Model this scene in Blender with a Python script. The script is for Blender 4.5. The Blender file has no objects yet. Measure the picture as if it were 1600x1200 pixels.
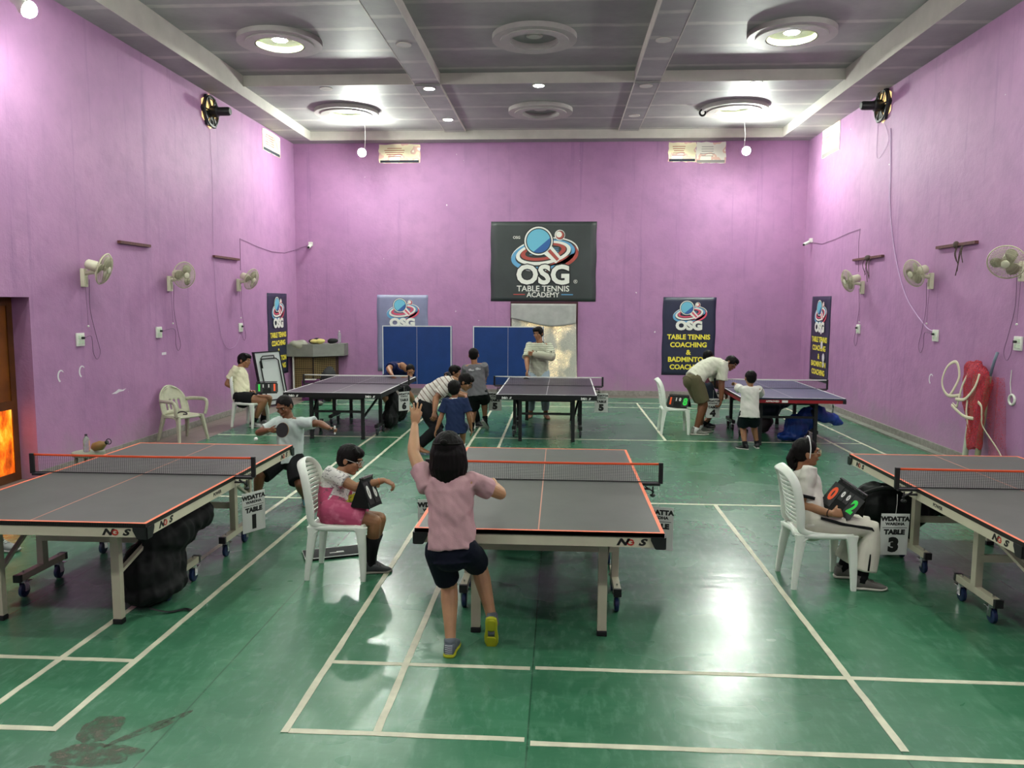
import bpy, bmesh, math, random
from mathutils import Vector, Matrix, noise
random.seed(7)
SC = bpy.context.scene
COL = SC.collection
PI = math.pi
def V(*a): return Vector(a if len(a) > 1 else a[0])

# ------------------------------------------------------------------ camera
cam_d = bpy.data.cameras.new('camera'); cam = bpy.data.objects.new('camera', cam_d); COL.objects.link(cam)
F_PX, PITCH, ROLL, YAW, CAM_H = 1227.5, 0.1024, 0.0054, -0.06, 2.139
cam_d.sensor_fit = 'HORIZONTAL'; cam_d.sensor_width = 36.0; cam_d.lens = F_PX / 1600 * 36.0
cam_d.clip_start = 0.05; cam_d.clip_end = 100
_cy, _sy, _cp, _sp, _cr, _sr = math.cos(YAW), math.sin(YAW), math.cos(PITCH), math.sin(PITCH), math.cos(ROLL), math.sin(ROLL)
_F = Vector((_sy*_cp, _cy*_cp, -_sp)); _R = Vector((_cy, -_sy, 0)); _U = _R.cross(_F)
_R2 = _R*_cr + _U*_sr; _U2 = -_R*_sr + _U*_cr
cam.matrix_world = Matrix(((_R2.x, _U2.x, -_F.x, 0), (_R2.y, _U2.y, -_F.y, 0), (_R2.z, _U2.z, -_F.z, CAM_H), (0, 0, 0, 1)))
SC.camera = cam
# ------------------------------------------------------------------ world, view
w = bpy.data.worlds.new('world'); SC.world = w; w.use_nodes = True
w.node_tree.nodes['Background'].inputs[0].default_value = (0.75, 0.85, 1.0, 1)
w.node_tree.nodes['Background'].inputs[1].default_value = 0.6
SC.view_settings.view_transform = 'Standard'; SC.view_settings.look = 'None'
SC.view_settings.gamma = 1.0; SC.view_settings.use_curve_mapping = False
SC.view_settings.exposure = 1.3
# strengths of the lamps of the hall, added unseen ones included (the lamp objects are built below with these)
BULB_W = 480.0      # side bulbs
REAR_BULB_W = 760.0        # bare hanging bulbs
LED_W = 260.0         # small recessed ceiling spots
PANEL_W = 190.0       # lamps inside the ceiling rings

# ------------------------------------------------------------------ materials
def lin(c):
    if isinstance(c, str):
        c = c.lstrip('#'); c = [int(c[i:i+2], 16)/255 for i in (0, 2, 4)]
    return tuple(((x+0.055)/1.055)**2.4 if x > 0.04045 else x/12.92 for x in c[:3])
MATS = {}
class NT:
    """tiny node-tree helper"""
    def __init__(s, name):
        s.m = bpy.data.materials.new(name); s.m.use_nodes = True; s.t = s.m.node_tree; s.n = s.t.nodes
        s.b = s.n['Principled BSDF']
    def add(s, typ, **kw):
        n = s.n.new(typ)
        for k, v in kw.items():
            if k.startswith('i_'):
                key = k[2:]; key = int(key) if key.isdigit() else key.replace('_', ' ')
                n.inputs[key].default_value = v
            else: setattr(n, k, v)
        return n
    def link(s, a, b): s.t.links.new(a, b)
    def coord(s, scale=(1, 1, 1), kind='Object'):
        tc = s.add('ShaderNodeTexCoord'); mp = s.add('ShaderNodeMapping'); mp.inputs['Scale'].default_value = scale
        s.link(tc.outputs[kind], mp.inputs['Vector']); return mp.outputs[0]
    def noise(s, vec, scale, detail=4, rough=.55):
        n = s.add('ShaderNodeTexNoise'); n.inputs['Scale'].default_value = scale; n.inputs['Detail'].default_value = detail
        n.inputs['Roughness'].default_value = rough; s.link(vec, n.inputs['Vector']); return n.outputs[0]
    def ramp(s, fac, stops, interp='LINEAR'):
        r = s.add('ShaderNodeValToRGB'); r.color_ramp.interpolation = interp; e = r.color_ramp.elements
        while len(e) < len(stops): e.new(0.5)
        for i, (p, c) in enumerate(stops):
            e[i].position = p; e[i].color = (*c, 1) if not isinstance(c, (int, float)) else (c, c, c, 1)
        s.link(fac, r.inputs[0]); return r.outputs[0]
    def mix(s, fac, a, b, mode='MIX'):
        n = s.add('ShaderNodeMix', data_type='RGBA', blend_type=mode)
        for i, x in ((0, fac), (6, a), (7, b)):
            if hasattr(x, 'type') and hasattr(x, 'links'): s.link(x, n.inputs[i])
            elif isinstance(x, (int, float)): n.inputs[i].default_value = x
            else: n.inputs[i].default_value = (*x, 1)
        return n.outputs[2]
    def math(s, op, a, b=0.0, c=None):
        n = s.add('ShaderNodeMath', operation=op)
        for i, x in ((0, a), (1, b), (2, c)):
            if x is None: continue
            if isinstance(x, (int, float)): n.inputs[i].default_value = x
            else: s.link(x, n.inputs[i])
        return n.outputs[0]
    def bump(s, h, strength=.2, dist=.01):
        b = s.add('ShaderNodeBump'); b.inputs['Strength'].default_value = strength; b.inputs['Distance'].default_value = dist
        s.link(h, b.inputs['Height']); s.link(b.outputs[0], s.b.inputs['Normal'])
def mat(name, col, rough=.5, metal=0, var=.0, scale=6, bump=0, bscale=80, emit=0, spec=None, alpha=1, coat=0):
    if name in MATS: return MATS[name]
    t = NT(name); c = lin(col)
    t.b.inputs['Base Color'].default_value = (*c, 1); t.b.inputs['Roughness'].default_value = rough; t.b.inputs['Metallic'].default_value = metal
    if spec is not None: t.b.inputs['Specular IOR Level'].default_value = spec
    if coat: t.b.inputs['Coat Weight'].default_value = coat
    vec = t.coord()
    if var:
        n = t.noise(vec, scale)
        t.link(t.mix(t.ramp(n, [(.3, 0.0), (.7, 1.0)]), tuple(x*(1-var) for x in c), tuple(min(1, x*(1+var)) for x in c)), t.b.inputs['Base Color'])
    if bump: t.bump(t.noise(vec, bscale, 3), bump, .004)
    if emit:
        t.b.inputs['Emission Color'].default_value = (*c, 1); t.b.inputs['Emission Strength'].default_value = emit
    if alpha < 1: t.b.inputs['Alpha'].default_value = alpha
    MATS[name] = t.m; return t.m

# ------------------------------------------------------------------ mesh builder
def frame(d, hint=(0, 0, 1)):
    d = V(d).normalized(); h = V(hint)
    a = h.cross(d)
    if a.length < 1e-4: a = V(1, 0, 0).cross(d)
    if a.length < 1e-4: a = V(0, 1, 0).cross(d)
    a.normalize(); b = d.cross(a); return a, b, d
class MB:
    def __init__(s): s.bm = bmesh.new()
    def ringfaces(s, rings, close=True, caps=True):
        for r0, r1 in zip(rings, rings[1:]):
            n = len(r0)
            for i in range(n if close else n-1):
                j = (i+1) % n
                s.bm.faces.new((r0[i], r0[j], r1[j], r1[i]))
        if caps:
            s.bm.faces.new(list(reversed(rings[0]))); s.bm.faces.new(rings[-1])
    def loft(s, secs, n=16, p=2.0, caps=True):
        """secs: (centre, axisA, axisB, ra, rb)"""
        rings = []
        for c, A, B, ra, rb in secs:
            r = []
            for i in range(n):
                t = 2*PI*i/n; ct, st = math.cos(t), math.sin(t)
                x = math.copysign(abs(ct)**(2/p), ct)*ra; y = math.copysign(abs(st)**(2/p), st)*rb
                r.append(s.bm.verts.new(V(c)+A*x+B*y))
            rings.append(r)
        s.ringfaces(rings, True, caps)
        return s
    def tube(s, pts, rad, n=8, hint=(0, 0, 1), flat=1.0, p=2.0):
        pts = [V(x) for x in pts]; m = len(pts)
        if not hasattr(rad, '__len__'): rad = [rad]*m
        secs = []; prev = None
        for i, q in enumerate(pts):
            d = (pts[min(i+1, m-1)]-pts[max(i-1, 0)])
            a, b, _ = frame(d, hint if prev is None else prev)
            if prev is not None:
                dn = d.normalized(); b = (prev - dn*prev.dot(dn))
                if b.length < 1e-5: a, b, _ = frame(d, hint)
                else: b.normalize(); a = b.cross(dn)
            prev = b
            secs.append((q, a, b, rad[i], rad[i]*flat))
        return s.loft(secs, n, p)
    def ell(s, c, r, M=None, n=14, m=9):
        """ellipsoid: M = (X, Y, Z) axes"""
        X, Y, Z = M if M else (V(1, 0, 0), V(0, 1, 0), V(0, 0, 1))
        if not hasattr(r, '__len__'): r = (r, r, r)
        c = V(c); rings = []
        top = s.bm.verts.new(c+Z*r[2]); bot = s.bm.verts.new(c-Z*r[2])
        for j in range(1, m):
            ph = PI*j/m; rr = []
            for i in range(n):
                t = 2*PI*i/n
                rr.append(s.bm.verts.new(c+X*(r[0]*math.sin(ph)*math.cos(t))+Y*(r[1]*math.sin(ph)*math.sin(t))-Z*(r[2]*math.cos(ph))))
            rings.append(rr)
        s.ringfaces(rings, True, False)
        for i in range(n):
            j = (i+1) % n
            s.bm.faces.new((bot, rings[0][j], rings[0][i])); s.bm.faces.new((top, rings[-1][i], rings[-1][j]))
        return s
    def box(s, c, size, M=None, bev=0):
        X, Y, Z = M if M else (V(1, 0, 0), V(0, 1, 0), V(0, 0, 1))
        c = V(c); h = [x/2 for x in size]
        vs = [s.bm.verts.new(c+X*(sx*h[0])+Y*(sy*h[1])+Z*(sz*h[2])) for sx in (-1, 1) for sy in (-1, 1) for sz in (-1, 1)]
        fs = [(0, 1, 3, 2), (4, 6, 7, 5), (0, 4, 5, 1), (2, 3, 7, 6), (0, 2, 6, 4), (1, 5, 7, 3)]
        faces = [s.bm.faces.new([vs[i] for i in f]) for f in fs]
        if bev:
            es = list({e for f in faces for e in f.edges})
            bmesh.ops.bevel(s.bm, geom=es, offset=bev, segments=2, profile=.6, affect='EDGES')
        return s
    def bx(s, x0, x1, y0, y1, z0, z1, bev=0):
        return s.box(((x0+x1)/2, (y0+y1)/2, (z0+z1)/2), (abs(x1-x0), abs(y1-y0), abs(z1-z0)), None, bev)
    def bar(s, p0, p1, w, h, hint=(0, 0, 1), bev=0):
        p0, p1 = V(p0), V(p1); a, b, d = frame(p1-p0, hint)
        return s.box((p0+p1)/2, (w, h, (p1-p0).length), (a, b, d), bev)
    def cyl(s, p0, p1, r0, r1=None, n=16):
        p0, p1 = V(p0), V(p1); a, b, d = frame(p1-p0); r1 = r0 if r1 is None else r1
        return s.loft([(p0, a, b, r0, r0), (p1, a, b, r1, r1)], n)
    def lathe(s, prof, o=(0, 0, 0), ax=(0, 0, 1), n=24, caps=True):
        o = V(o); a, b, d = frame(ax)
        return s.loft([(o+d*z, a, b, max(r, 1e-4), max(r, 1e-4)) for r, z in prof], n, 2.0, caps)
    def ring(s, o, ax, R, r, n=28, m=6):
        o = V(o); a, b, d = frame(ax); rings = []
        for i in range(n):
            t = 2*PI*i/n; e = a*math.cos(t)+b*math.sin(t)
            rings.append([s.bm.verts.new(o+e*(R+r*math.cos(2*PI*j/m))+d*(r*math.sin(2*PI*j/m))) for j in range(m)])
        for i in range(n):
            r0, r1 = rings[i], rings[(i+1) % n]
            for j in range(m):
                k = (j+1) % m; s.bm.faces.new((r0[j], r1[j], r1[k], r0[k]))
        return s
    def prism(s, pts, o, X, Y, t, hole=None):
        """polygon in the plane (o, X, Y), thickness t along X x Y. hole: same number of points -> band"""
        o, X, Y = V(o), V(X), V(Y); N = X.cross(Y).normalized()
        f = [s.bm.verts.new(o+X*p[0]+Y*p[1]+N*t) for p in pts]; b = [s.bm.verts.new(o+X*p[0]+Y*p[1]) for p in pts]; n = len(pts)
        if hole is None:
            s.bm.faces.new(f); s.bm.faces.new(list(reversed(b)))
            for i in range(n): j = (i+1) % n; s.bm.faces.new((b[i], b[j], f[j], f[i]))
        else:
            hf = [s.bm.verts.new(o+X*p[0]+Y*p[1]+N*t) for p in hole]; hb = [s.bm.verts.new(o+X*p[0]+Y*p[1]) for p in hole]
            for i in range(n):
                j = (i+1) % n
                s.bm.faces.new((f[i], f[j], hf[j], hf[i])); s.bm.faces.new((b[j], b[i], hb[i], hb[j]))
                s.bm.faces.new((b[i], b[j], f[j], f[i])); s.bm.faces.new((hb[j], hb[i], hf[i], hf[j]))
        return s
    def move(s, fn):
        for v in s.bm.verts: v.co = fn(v.co)
        return s
    def build(s, name, m=None, parent=None, smooth=False, remesh=0, disp=None, sm=0, recalc=True):
        if recalc and not remesh: bmesh.ops.recalc_face_normals(s.bm, faces=s.bm.faces)
        me = bpy.data.meshes.new(name); s.bm.to_mesh(me); s.bm.free()
        o = bpy.data.objects.new(name, me); COL.objects.link(o)
        if remesh:
            md = o.modifiers.new('r', 'REMESH'); md.mode = 'VOXEL'; md.voxel_size = remesh; md.use_smooth_shade = True
            if sm: q = o.modifiers.new('s', 'SMOOTH'); q.factor = .5; q.iterations = sm
            dg = bpy.context.evaluated_depsgraph_get(); me2 = bpy.data.meshes.new_from_object(o.evaluated_get(dg))
            o.modifiers.clear(); o.data = me2; me2.name = name; me = me2
            if disp:
                nor = [v.normal.copy() for v in me.vertices]
                for v, nn in zip(me.vertices, nor): v.co += nn*disp(v.co)
            smooth = True
        if smooth:
            me.polygons.foreach_set('use_smooth', [True]*len(me.polygons))
            if smooth == 'auto': me.set_sharp_from_angle(angle=math.radians(38))
        if m: me.materials.append(m)
        if parent: o.parent = parent
        return o
def setp(o, label=None, cat=None, group=None, kind=None):
    if label: o['label'] = label
    if cat: o['category'] = cat
    if group: o['group'] = group
    if kind: o['kind'] = kind
    return o
def thing(name, label, cat, loc=(0, 0, 0), rz=0, group=None):
    o = bpy.data.objects.new(name, None); COL.objects.link(o); o.location = loc; o.rotation_euler = (0, 0, rz)
    o.empty_display_size = .1
    return setp(o, label, cat, group)
def struct(o): o['kind'] = 'structure'; return o
def copy_tree(o, parent=None):
    c = o.copy(); COL.objects.link(c); c.parent = parent
    for ch in list(o.children): copy_tree(ch, c)
    return c
def text(body, size, name, m, parent, o, X, Y, ext=.001, bold=.0, align='CENTER', sx=1.0, shear=0.0):
    """flat lettering as mesh, baseline-centre at o, in the plane X (right), Y (up)"""
    cu = bpy.data.curves.new('t', 'FONT'); cu.body = body; cu.size = size; cu.extrude = ext; cu.offset = bold*size*1.7; cu.shear = shear
    cu.align_x = align; cu.align_y = 'CENTER'; cu.resolution_u = 3
    ob = bpy.data.objects.new('t', cu); COL.objects.link(ob)
    dg = bpy.context.evaluated_depsgraph_get(); me = bpy.data.meshes.new_from_object(ob.evaluated_get(dg))
    bpy.data.objects.remove(ob); bpy.data.curves.remove(cu)
    X, Y, o = V(X).normalized(), V(Y).normalized(), V(o); N = X.cross(Y)
    for v in me.vertices: v.co = o+X*(v.co.x*sx)+Y*v.co.y+N*v.co.z
    me.name = name; me.materials.clear(); me.materials.append(m)
    ob = bpy.data.objects.new(name, me); COL.objects.link(ob); ob.parent = parent
    return ob
def arc(cx, cy, rx, ry, a0, a1, n, tilt=0):
    r = []
    for i in range(n+1):
        t = math.radians(a0+(a1-a0)*i/n); x, y = rx*math.cos(t), ry*math.sin(t); c, s = math.cos(tilt), math.sin(tilt)
        r.append((cx+x*c-y*s, cy+x*s+y*c))
    return r
def circ(cx, cy, rx, ry=None, n=36, tilt=0): return arc(cx, cy, rx, ry or rx, 0, 360-360/n, n-1, tilt)
def smoothpath(pts, k=6):
    pts = [V(p) for p in pts]; P = [pts[0]]+pts+[pts[-1]]; out = []
    for i in range(1, len(P)-2):
        for j in range(k):
            t = j/k; a, b, c, d = P[i-1], P[i], P[i+1], P[i+2]
            out.append(.5*((2*b)+(c-a)*t+(2*a-5*b+4*c-d)*t*t+(3*b-a-3*c+d)*t**3))
    out.append(pts[-1]); return out
# ================================================================== the hall
XL, XR, YB, YF = -6.23, 5.53, 18.4, -2.6
ZS, ZB, ZC = 5.80, 6.00, 6.17       # perimeter soffit, rear bay, front bays
def wall_mat():
    t = NT('lilac_plaster'); vec = t.coord()
    big = t.noise(vec, .55, 5, .6); mid = t.noise(vec, 3.0, 6, .6)
    c1 = t.mix(t.ramp(big, [(.3, 0.0), (.7, 1.0)]), lin('#a2749f'), lin('#b283ac'))
    c2 = t.mix(t.math('MULTIPLY', t.ramp(mid, [(.45, 0.0), (.8, 1.0)]), .5), c1, lin('#8f6a8e'))
    # vertical run marks
    sv = t.coord((5.5, 5.5, .22)); run = t.ramp(t.noise(sv, 1.0, 5, .7), [(.57, 0.0), (.72, 1.0)])
    c3 = t.mix(t.math('MULTIPLY', run, .42), c2, lin('#7f5a85'))
    # grubby, faded band at the foot of the wall
    sep = t.add('ShaderNodeSeparateXYZ'); tc = t.add('ShaderNodeTexCoord'); t.link(tc.outputs['Object'], sep.inputs[0])
    foot = t.math('SUBTRACT', 1.0, t.math('MULTIPLY', sep.outputs[2], 1.6))
    foot = t.math('ADD', foot, t.math('MULTIPLY', t.math('SUBTRACT', mid, .5), 1.6))
    c4 = t.mix(t.math('MULTIPLY', t.ramp(foot, [(.20, 0.0), (1.0, 1.0)]), .75), c3, lin('#a58a9f'))
    # chipped paint
    ch = t.ramp(t.noise(t.coord((1, 1, 1)), 9.0, 2, .5), [(.795, 0.0), (.80, 1.0)])
    c5 = t.mix(ch, c4, lin('#d9cfd6'))
    t.link(c5, t.b.inputs['Base Color']); t.b.inputs['Roughness'].default_value = .62; t.b.inputs['Specular IOR Level'].default_value = .35
    t.bump(t.noise(vec, 5, 8, .65), .35, .03); return t.m
WALL = wall_mat()
def ceil_mat():
    t = NT('ceiling_board'); vec = t.coord()
    n = t.noise(vec, 1.4, 5, .6)
    c = t.mix(t.ramp(n, [(.35, 0.0), (.7, 1.0)]), lin('#858584'), lin('#979694'))
    # paler filled joints across the boards, one every 1.22 m
    sep = t.add('ShaderNodeSeparateXYZ'); tc = t.add('ShaderNodeTexCoord'); t.link(tc.outputs['Object'], sep.inputs[0])
    wob = t.math('MULTIPLY', t.math('SUBTRACT', t.noise(vec, 2.2, 3), .5), .10)
    y = t.math('ADD', sep.outputs[1], wob)
    fr = t.math('FRACT', t.math('MULTIPLY', t.math('ADD', y, .55), 1/1.0))
    d = t.math('ABSOLUTE', t.math('SUBTRACT', fr, .5))
    j = t.ramp(d, [(.045, 1.0), (.075, 0.0)])
    j = t.math('MULTIPLY', j, t.ramp(t.noise(vec, 3.5, 3), [(.25, .35), (.65, 1.0)]))
    c = t.mix(t.math('MULTIPLY', j, .55), c, lin('#c9c4be'))
    t.link(c, t.b.inputs['Base Color']); t.b.inputs['Roughness'].default_value = .55
    t.bump(t.noise(vec, 2.5, 5), .25, .02); return t.m
CEIL = ceil_mat()
FASC = mat('fascia_board', '#c3beb6', .55, var=.08, scale=3)
STONE = mat('grey_stone_skirting', '#8a8680', .6, var=.25, scale=14, bump=.3, bscale=30)

def floor_mat():
    t = NT('green_sports_mat'); vec = t.coord()
    sep = t.add('ShaderNodeSeparateXYZ'); tc = t.add('ShaderNodeTexCoord'); t.link(tc.outputs['Object'], sep.inputs[0])
    # each 1.8 m roll has its own tone, with cross joints
    ix = t.math('FLOOR', t.math('MULTIPLY', t.math('ADD', sep.outputs[0], .135+18), 1/1.8))
    iy = t.math('FLOOR', t.math('MULTIPLY', t.math('ADD', sep.outputs[1], 1.0), 1/7.6))
    cmb = t.add('ShaderNodeCombineXYZ'); t.link(ix, cmb.inputs[0]); t.link(iy, cmb.inputs[1])
    wn = t.add('ShaderNodeTexWhiteNoise'); t.link(cmb.outputs[0], wn.inputs['Vector'])
    c = t.mix(wn.outputs[0], lin('#266444'), lin('#407a5b'))
    n1 = t.noise(vec, .8, 5, .6); n2 = t.noise(t.coord((2.0, 5, 1)), 1.3, 4, .6)
    c = t.mix(t.math('MULTIPLY', t.ramp(n1, [(.35, 0.0), (.7, 1.0)]), .6), c, lin('#4d7d63'))
    c = t.mix(t.math('MULTIPLY', t.ramp(n2, [(.5, 0.0), (.85, 1.0)]), .35), c, lin('#6e9d80'))
    # thin dark seams
    fr = t.math('FRACT', t.math('MULTIPLY', t.math('ADD', sep.outputs[0], .135+18+.9), 1/1.8))
    d = t.math('ABSOLUTE', t.math('SUBTRACT', fr, .5))
    c = t.mix(t.ramp(d, [(.0015, .75), (.0032, 0.0)]), c, lin('#1a3325'))
    # scuffs
    sc = t.ramp(t.noise(t.coord((9, 3, 1)), 2.2, 4, .6), [(.50, 0.0), (.85, 1.0)])
    c = t.mix(t.math('MULTIPLY', sc, .30), c, lin('#8fb8a0'))
    t.link(c, t.b.inputs['Base Color'])
    r = t.ramp(t.noise(vec, 1.1, 3, .5), [(.3, .21), (.75, .34)]); t.link(r, t.b.inputs['Roughness'])
    t.b.inputs['Specular IOR Level'].default_value = .5
    h = t.math('ADD', t.noise(t.coord((1.0, 2.2, 1)), 2.4, 3, .5), t.math('MULTIPLY', t.noise(t.coord((1, 2.0, 1)), 9, 3), .22))
    t.bump(h, .17, .02); return t.m
FLOORM = floor_mat()
TILE = NT('brown_stone_floor')
def _tile():
    t = TILE; vec = t.coord(); b = t.add('ShaderNodeTexBrick'); b.offset = 0
    b.inputs['Scale'].default_value = 1; b.inputs['Brick Width'].default_value = .6; b.inputs['Row Height'].default_value = .6
    b.inputs['Mortar Size'].default_value = .006; t.link(vec, b.inputs['Vector'])
    b.inputs['Color1'].default_value = (*lin('#7d7069'), 1); b.inputs['Color2'].default_value = (*lin('#8b7c77'), 1); b.inputs['Mortar'].default_value = (*lin('#565049'), 1)
    n = t.noise(t.coord((8, 1, 1)), 2, 5); c = t.mix(t.math('MULTIPLY', n, .35), b.outputs[0], lin('#5f5853'))
    t.link(c, t.b.inputs['Base Color']); t.b.inputs['Roughness'].default_value = .42
_tile()

struct(MB().bx(XL-.3, XR+.3, YF-.3, YB+.3, -.2, -.004).build('floor', TILE.m))
fl = MB(); fl.bx(-5.52, 5.40, -1.6, 17.95, -.004, 0); struct(fl.build('floor', FLOORM))
# walls: left wall with the doorway
DY0, DY1, DZ = 7.95, 8.93, 2.18
wl = MB(); T = .3
wl.bx(XL-T, XL, YF-T, DY0, 0, 6.3).bx(XL-T, XL, DY1, YB+T, 0, 6.3).bx(XL-T, XL, DY0, DY1, DZ, 6.3)
struct(wl.build('wall_left', WALL))
struct(MB().bx(XR, XR+T, YF-T, YB+T, 0, 6.3).build('wall_right', WALL))
wb = MB(); CX0, CX1, CZ = -1.15, .42, 2.18      # curtained doorway in the back wall
wb.bx(XL, CX0, YB, YB+T, 0, 6.3).bx(CX1, XR, YB, YB+T, 0, 6.3).bx(CX0, CX1, YB, YB+T, CZ, 6.3)
struct(wb.build('wall_back', WALL))
struct(MB().bx(XL, XR, YF-T, YF, 0, 6.3).build('wall_front', WALL))
for nm, b in (('baseboard_left', (XL, XL+.02, YF, DY0, .0, .10)), ('baseboard_left', (XL, XL+.02, DY1, YB, .0, .10)),
              ('baseboard_right', (XR-.03, XR, YF, YB, .0, .13)), ('baseboard_back', (XL+.02, CX0, YB-.02, YB, 0, .12)), ('baseboard_back', (CX1, XR-.03, YB-.02, YB, 0, .12))):
    struct(MB().bx(*b).build(nm, STONE))
struct(MB().bx(5.37, 5.50, -1.6, 17.95, -.004, .03).build('trim_1', mat('concrete_kerb', '#7f8178', .8, var=.2, scale=8)))
# ceiling
cb = MB(); cb.bx(XL, XR, YF, YB, 6.3, 6.45); struct(cb.build('ceiling', CEIL))
FX0, FX1, FY1 = -5.72, 4.85, 18.05
struct(MB().bx(XL, FX0, YF, YB, ZS, 6.3).build('ceiling', CEIL)); struct(MB().bx(FX1, XR, YF, YB, ZS, 6.3).build('ceiling', CEIL))
struct(MB().bx(FX0, FX1, FY1, YB, ZS, 6.3).build('ceiling', CEIL))
struct(MB().bx(FX0+.012, FX1-.012, 14.25, FY1-.012, ZB, 6.3).build('ceiling', CEIL))
struct(MB().bx(FX0+.012, FX1-.012, YF, 14.238, ZC, 6.3).build('ceiling', CEIL))
# pale fascia edges
struct(MB().bx(FX0, FX0+.012, YF, FY1, ZS, ZC).build('trim_2', FASC)); struct(MB().bx(FX1-.012, FX1, YF, FY1, ZS, ZC).build('trim_3', FASC))
struct(MB().bx(FX0+.012, FX1-.012, FY1-.012, FY1, ZS, ZB).build('trim_4', FASC))
struct(MB().bx(FX0+.012, FX1-.012, 14.238, 14.25, ZB-.02, ZC).build('trim_5', FASC))
for i, (a, b) in enumerate(((-2.62, -2.15), (1.25, 1.70))):
    struct(MB().bx(a+.01, b-.01, YF, 14.238, ZB-.015, ZC).bx(a+.01, b-.01, 14.25, FY1-.012, ZB-.04, ZB).build('ceiling', CEIL))
    e = MB()
    for x in (a, b-.01): e.bx(x, x+.01, YF, 14.23, ZB-.02, ZC).bx(x, x+.01, 14.26, FY1-.012, ZB-.045, ZB)
    struct(e.build('trim_%d' % (6+i), FASC))
# ------------------------------------------------------------------ court lines (tape on the mats)
LINE = mat('worn_cream_line', '#cfcdb6', .55, var=.14, scale=9)
def tape(x0, x1, y0, y1):
    zt = .0022 if abs(x1-x0) > abs(y1-y0) else .0030
    m = MB(); n = max(2, int(max(abs(x1-x0), abs(y1-y0))/.12)); alongx = abs(x1-x0) > abs(y1-y0); L = []; Rr = []
    for i in range(n+1):
        t = i/n; j = (random.random()-.5)*.005; k = (random.random()-.5)*.005
        if alongx: x = x0+(x1-x0)*t; L.append((x, y1+j)); Rr.append((x, y0+k))
        else: y = y0+(y1-y0)*t; L.append((x0+j, y)); Rr.append((x1+k, y))
    va = [m.bm.verts.new((p[0], p[1], zt)) for p in L]; vb = [m.bm.verts.new((p[0], p[1], zt)) for p in Rr]
    vc = [m.bm.verts.new((p[0], p[1], 0)) for p in L]; vd = [m.bm.verts.new((p[0], p[1], 0)) for p in Rr]
    for i in range(n):
        for a, b in ((va, vb), (va, vc), (vb, vd)): m.bm.faces.new((a[i], a[i+1], b[i+1], b[i]))
    o = m.build('court_line', LINE); return o
lines = []
w_ = .04; X0, Y0 = -1.368, 3.649
R1 = X0+6.1
for (a, b, c, d) in ((X0, X0+w_, Y0, 17.05), (X0+.46, X0+.46+w_, Y0+w_, 17.05), (R1-w_, R1, Y0+w_, 17.05), (R1-.46-w_, R1-.46, Y0+w_, 17.05),
                     (1.665, 1.705, Y0+w_, Y0+4.70), (1.665, 1.705, Y0+8.70, 17.05),
                     (X0+w_, -.15, Y0, Y0+w_), (-.12, R1, Y0-.03, Y0+.01),
                     (X0+w_, -.15, Y0+.76, Y0+.8), (-.12, R1-w_, Y0+.77, Y0+.81), (X0+w_, R1-w_, Y0+4.70, Y0+4.74), (X0+w_, R1-w_, Y0+8.66, Y0+8.70),
                     (X0+w_, R1-w_, Y0+12.6, Y0+12.64), (X0+w_, R1-w_, 17.01, 17.05)):
    lines.append(tape(a, b, c, d))
X1, Y1 = -2.489, 3.579
for (a, b, c, d) in ((X1-w_, X1, Y1, 16.98), (X1-.46-w_, X1-.46, Y1+w_, 16.98), (-5.5, X1-w_, Y1, Y1+w_), (-5.5, X1-w_, Y1+.76, Y1+.8),
                     (-5.5, X1-w_, Y1+4.7, Y1+4.74), (-5.5, X1-w_, Y1+8.66, Y1+8.70), (-5.5, X1-w_, Y1+12.6, Y1+12.64), (-5.5, X1-w_, 16.94, 16.98)):
    lines.append(tape(a, b, c, d))
for o in lines: struct(o); o.name = 'trim_8'
# brown stain patches worn into the mat
st = MB()
for (cx, cy, rx, ry, a) in ((-2.28, 3.62, .10, .13, .2), (-2.18, 3.40, .20, .10, .1), (-2.06, 3.62, .17, .028, .95), (-1.96, 3.72, .13, .022, 1.1), (-2.3, 3.25, .15, .05, 0)):
    pts = []
    for i in range(40):
        t = 2*PI*i/40; k = 1+.28*noise.noise(V(math.cos(t)*2+cx*5, math.sin(t)*2, cy*3)); x, y = rx*k*math.cos(t), ry*k*math.sin(t)
        pts.append((cx+x*math.cos(a)-y*math.sin(a), cy+x*math.sin(a)+y*math.cos(a)))
    st.prism(pts, (0, 0, .0), (1, 0, 0), (0, 1, 0), .0008)
tS = NT('brown_floor_stain'); tS.b.inputs['Base Color'].default_value = (*lin('#5f6250'), 1); tS.b.inputs['Roughness'].default_value = .5
tS.link(tS.math('MULTIPLY', tS.ramp(tS.noise(tS.coord(), 14, 5, .7), [(.38, 0.0), (.62, 1.0)]), .75), tS.b.inputs['Alpha'])
setp(st.build('floor_stain', tS.m), 'brown smeared stain on the green mat at the bottom left', 'stain')

# ------------------------------------------------------------------ door on the left, glowing from daylight behind
dr = thing('door_1', None, None, (XL-.27, DY0, 0)); dr['kind'] = 'structure'
WD = mat('dark_brown_door_wood', '#5a3312', .38, var=.3, scale=5)
d = MB()
for (y0, y1, z0, z1) in ((0, .09, 0, 2.18), (.89, .98, 0, 2.18), (.09, .89, 2.08, 2.18), (.09, .89, .86, .96), (.09, .89, 0, .1)): d.bx(0, .05, y0, y1, z0, z1)
struct(d.build('door_frame', WD, dr))
struct(MB().bx(.012, .035, .09, .89, .96, 2.08).build('upper_panel', mat('brown_door_sheet', '#7a4517', .3, var=.35, scale=2.2), dr))
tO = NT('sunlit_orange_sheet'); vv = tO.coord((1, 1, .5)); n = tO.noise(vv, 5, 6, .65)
cc = tO.ramp(n, [(.30, lin('#5a1f04')), (.47, lin('#b4480a')), (.58, lin('#f07a14')), (.75, lin('#ffb347'))])
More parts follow.
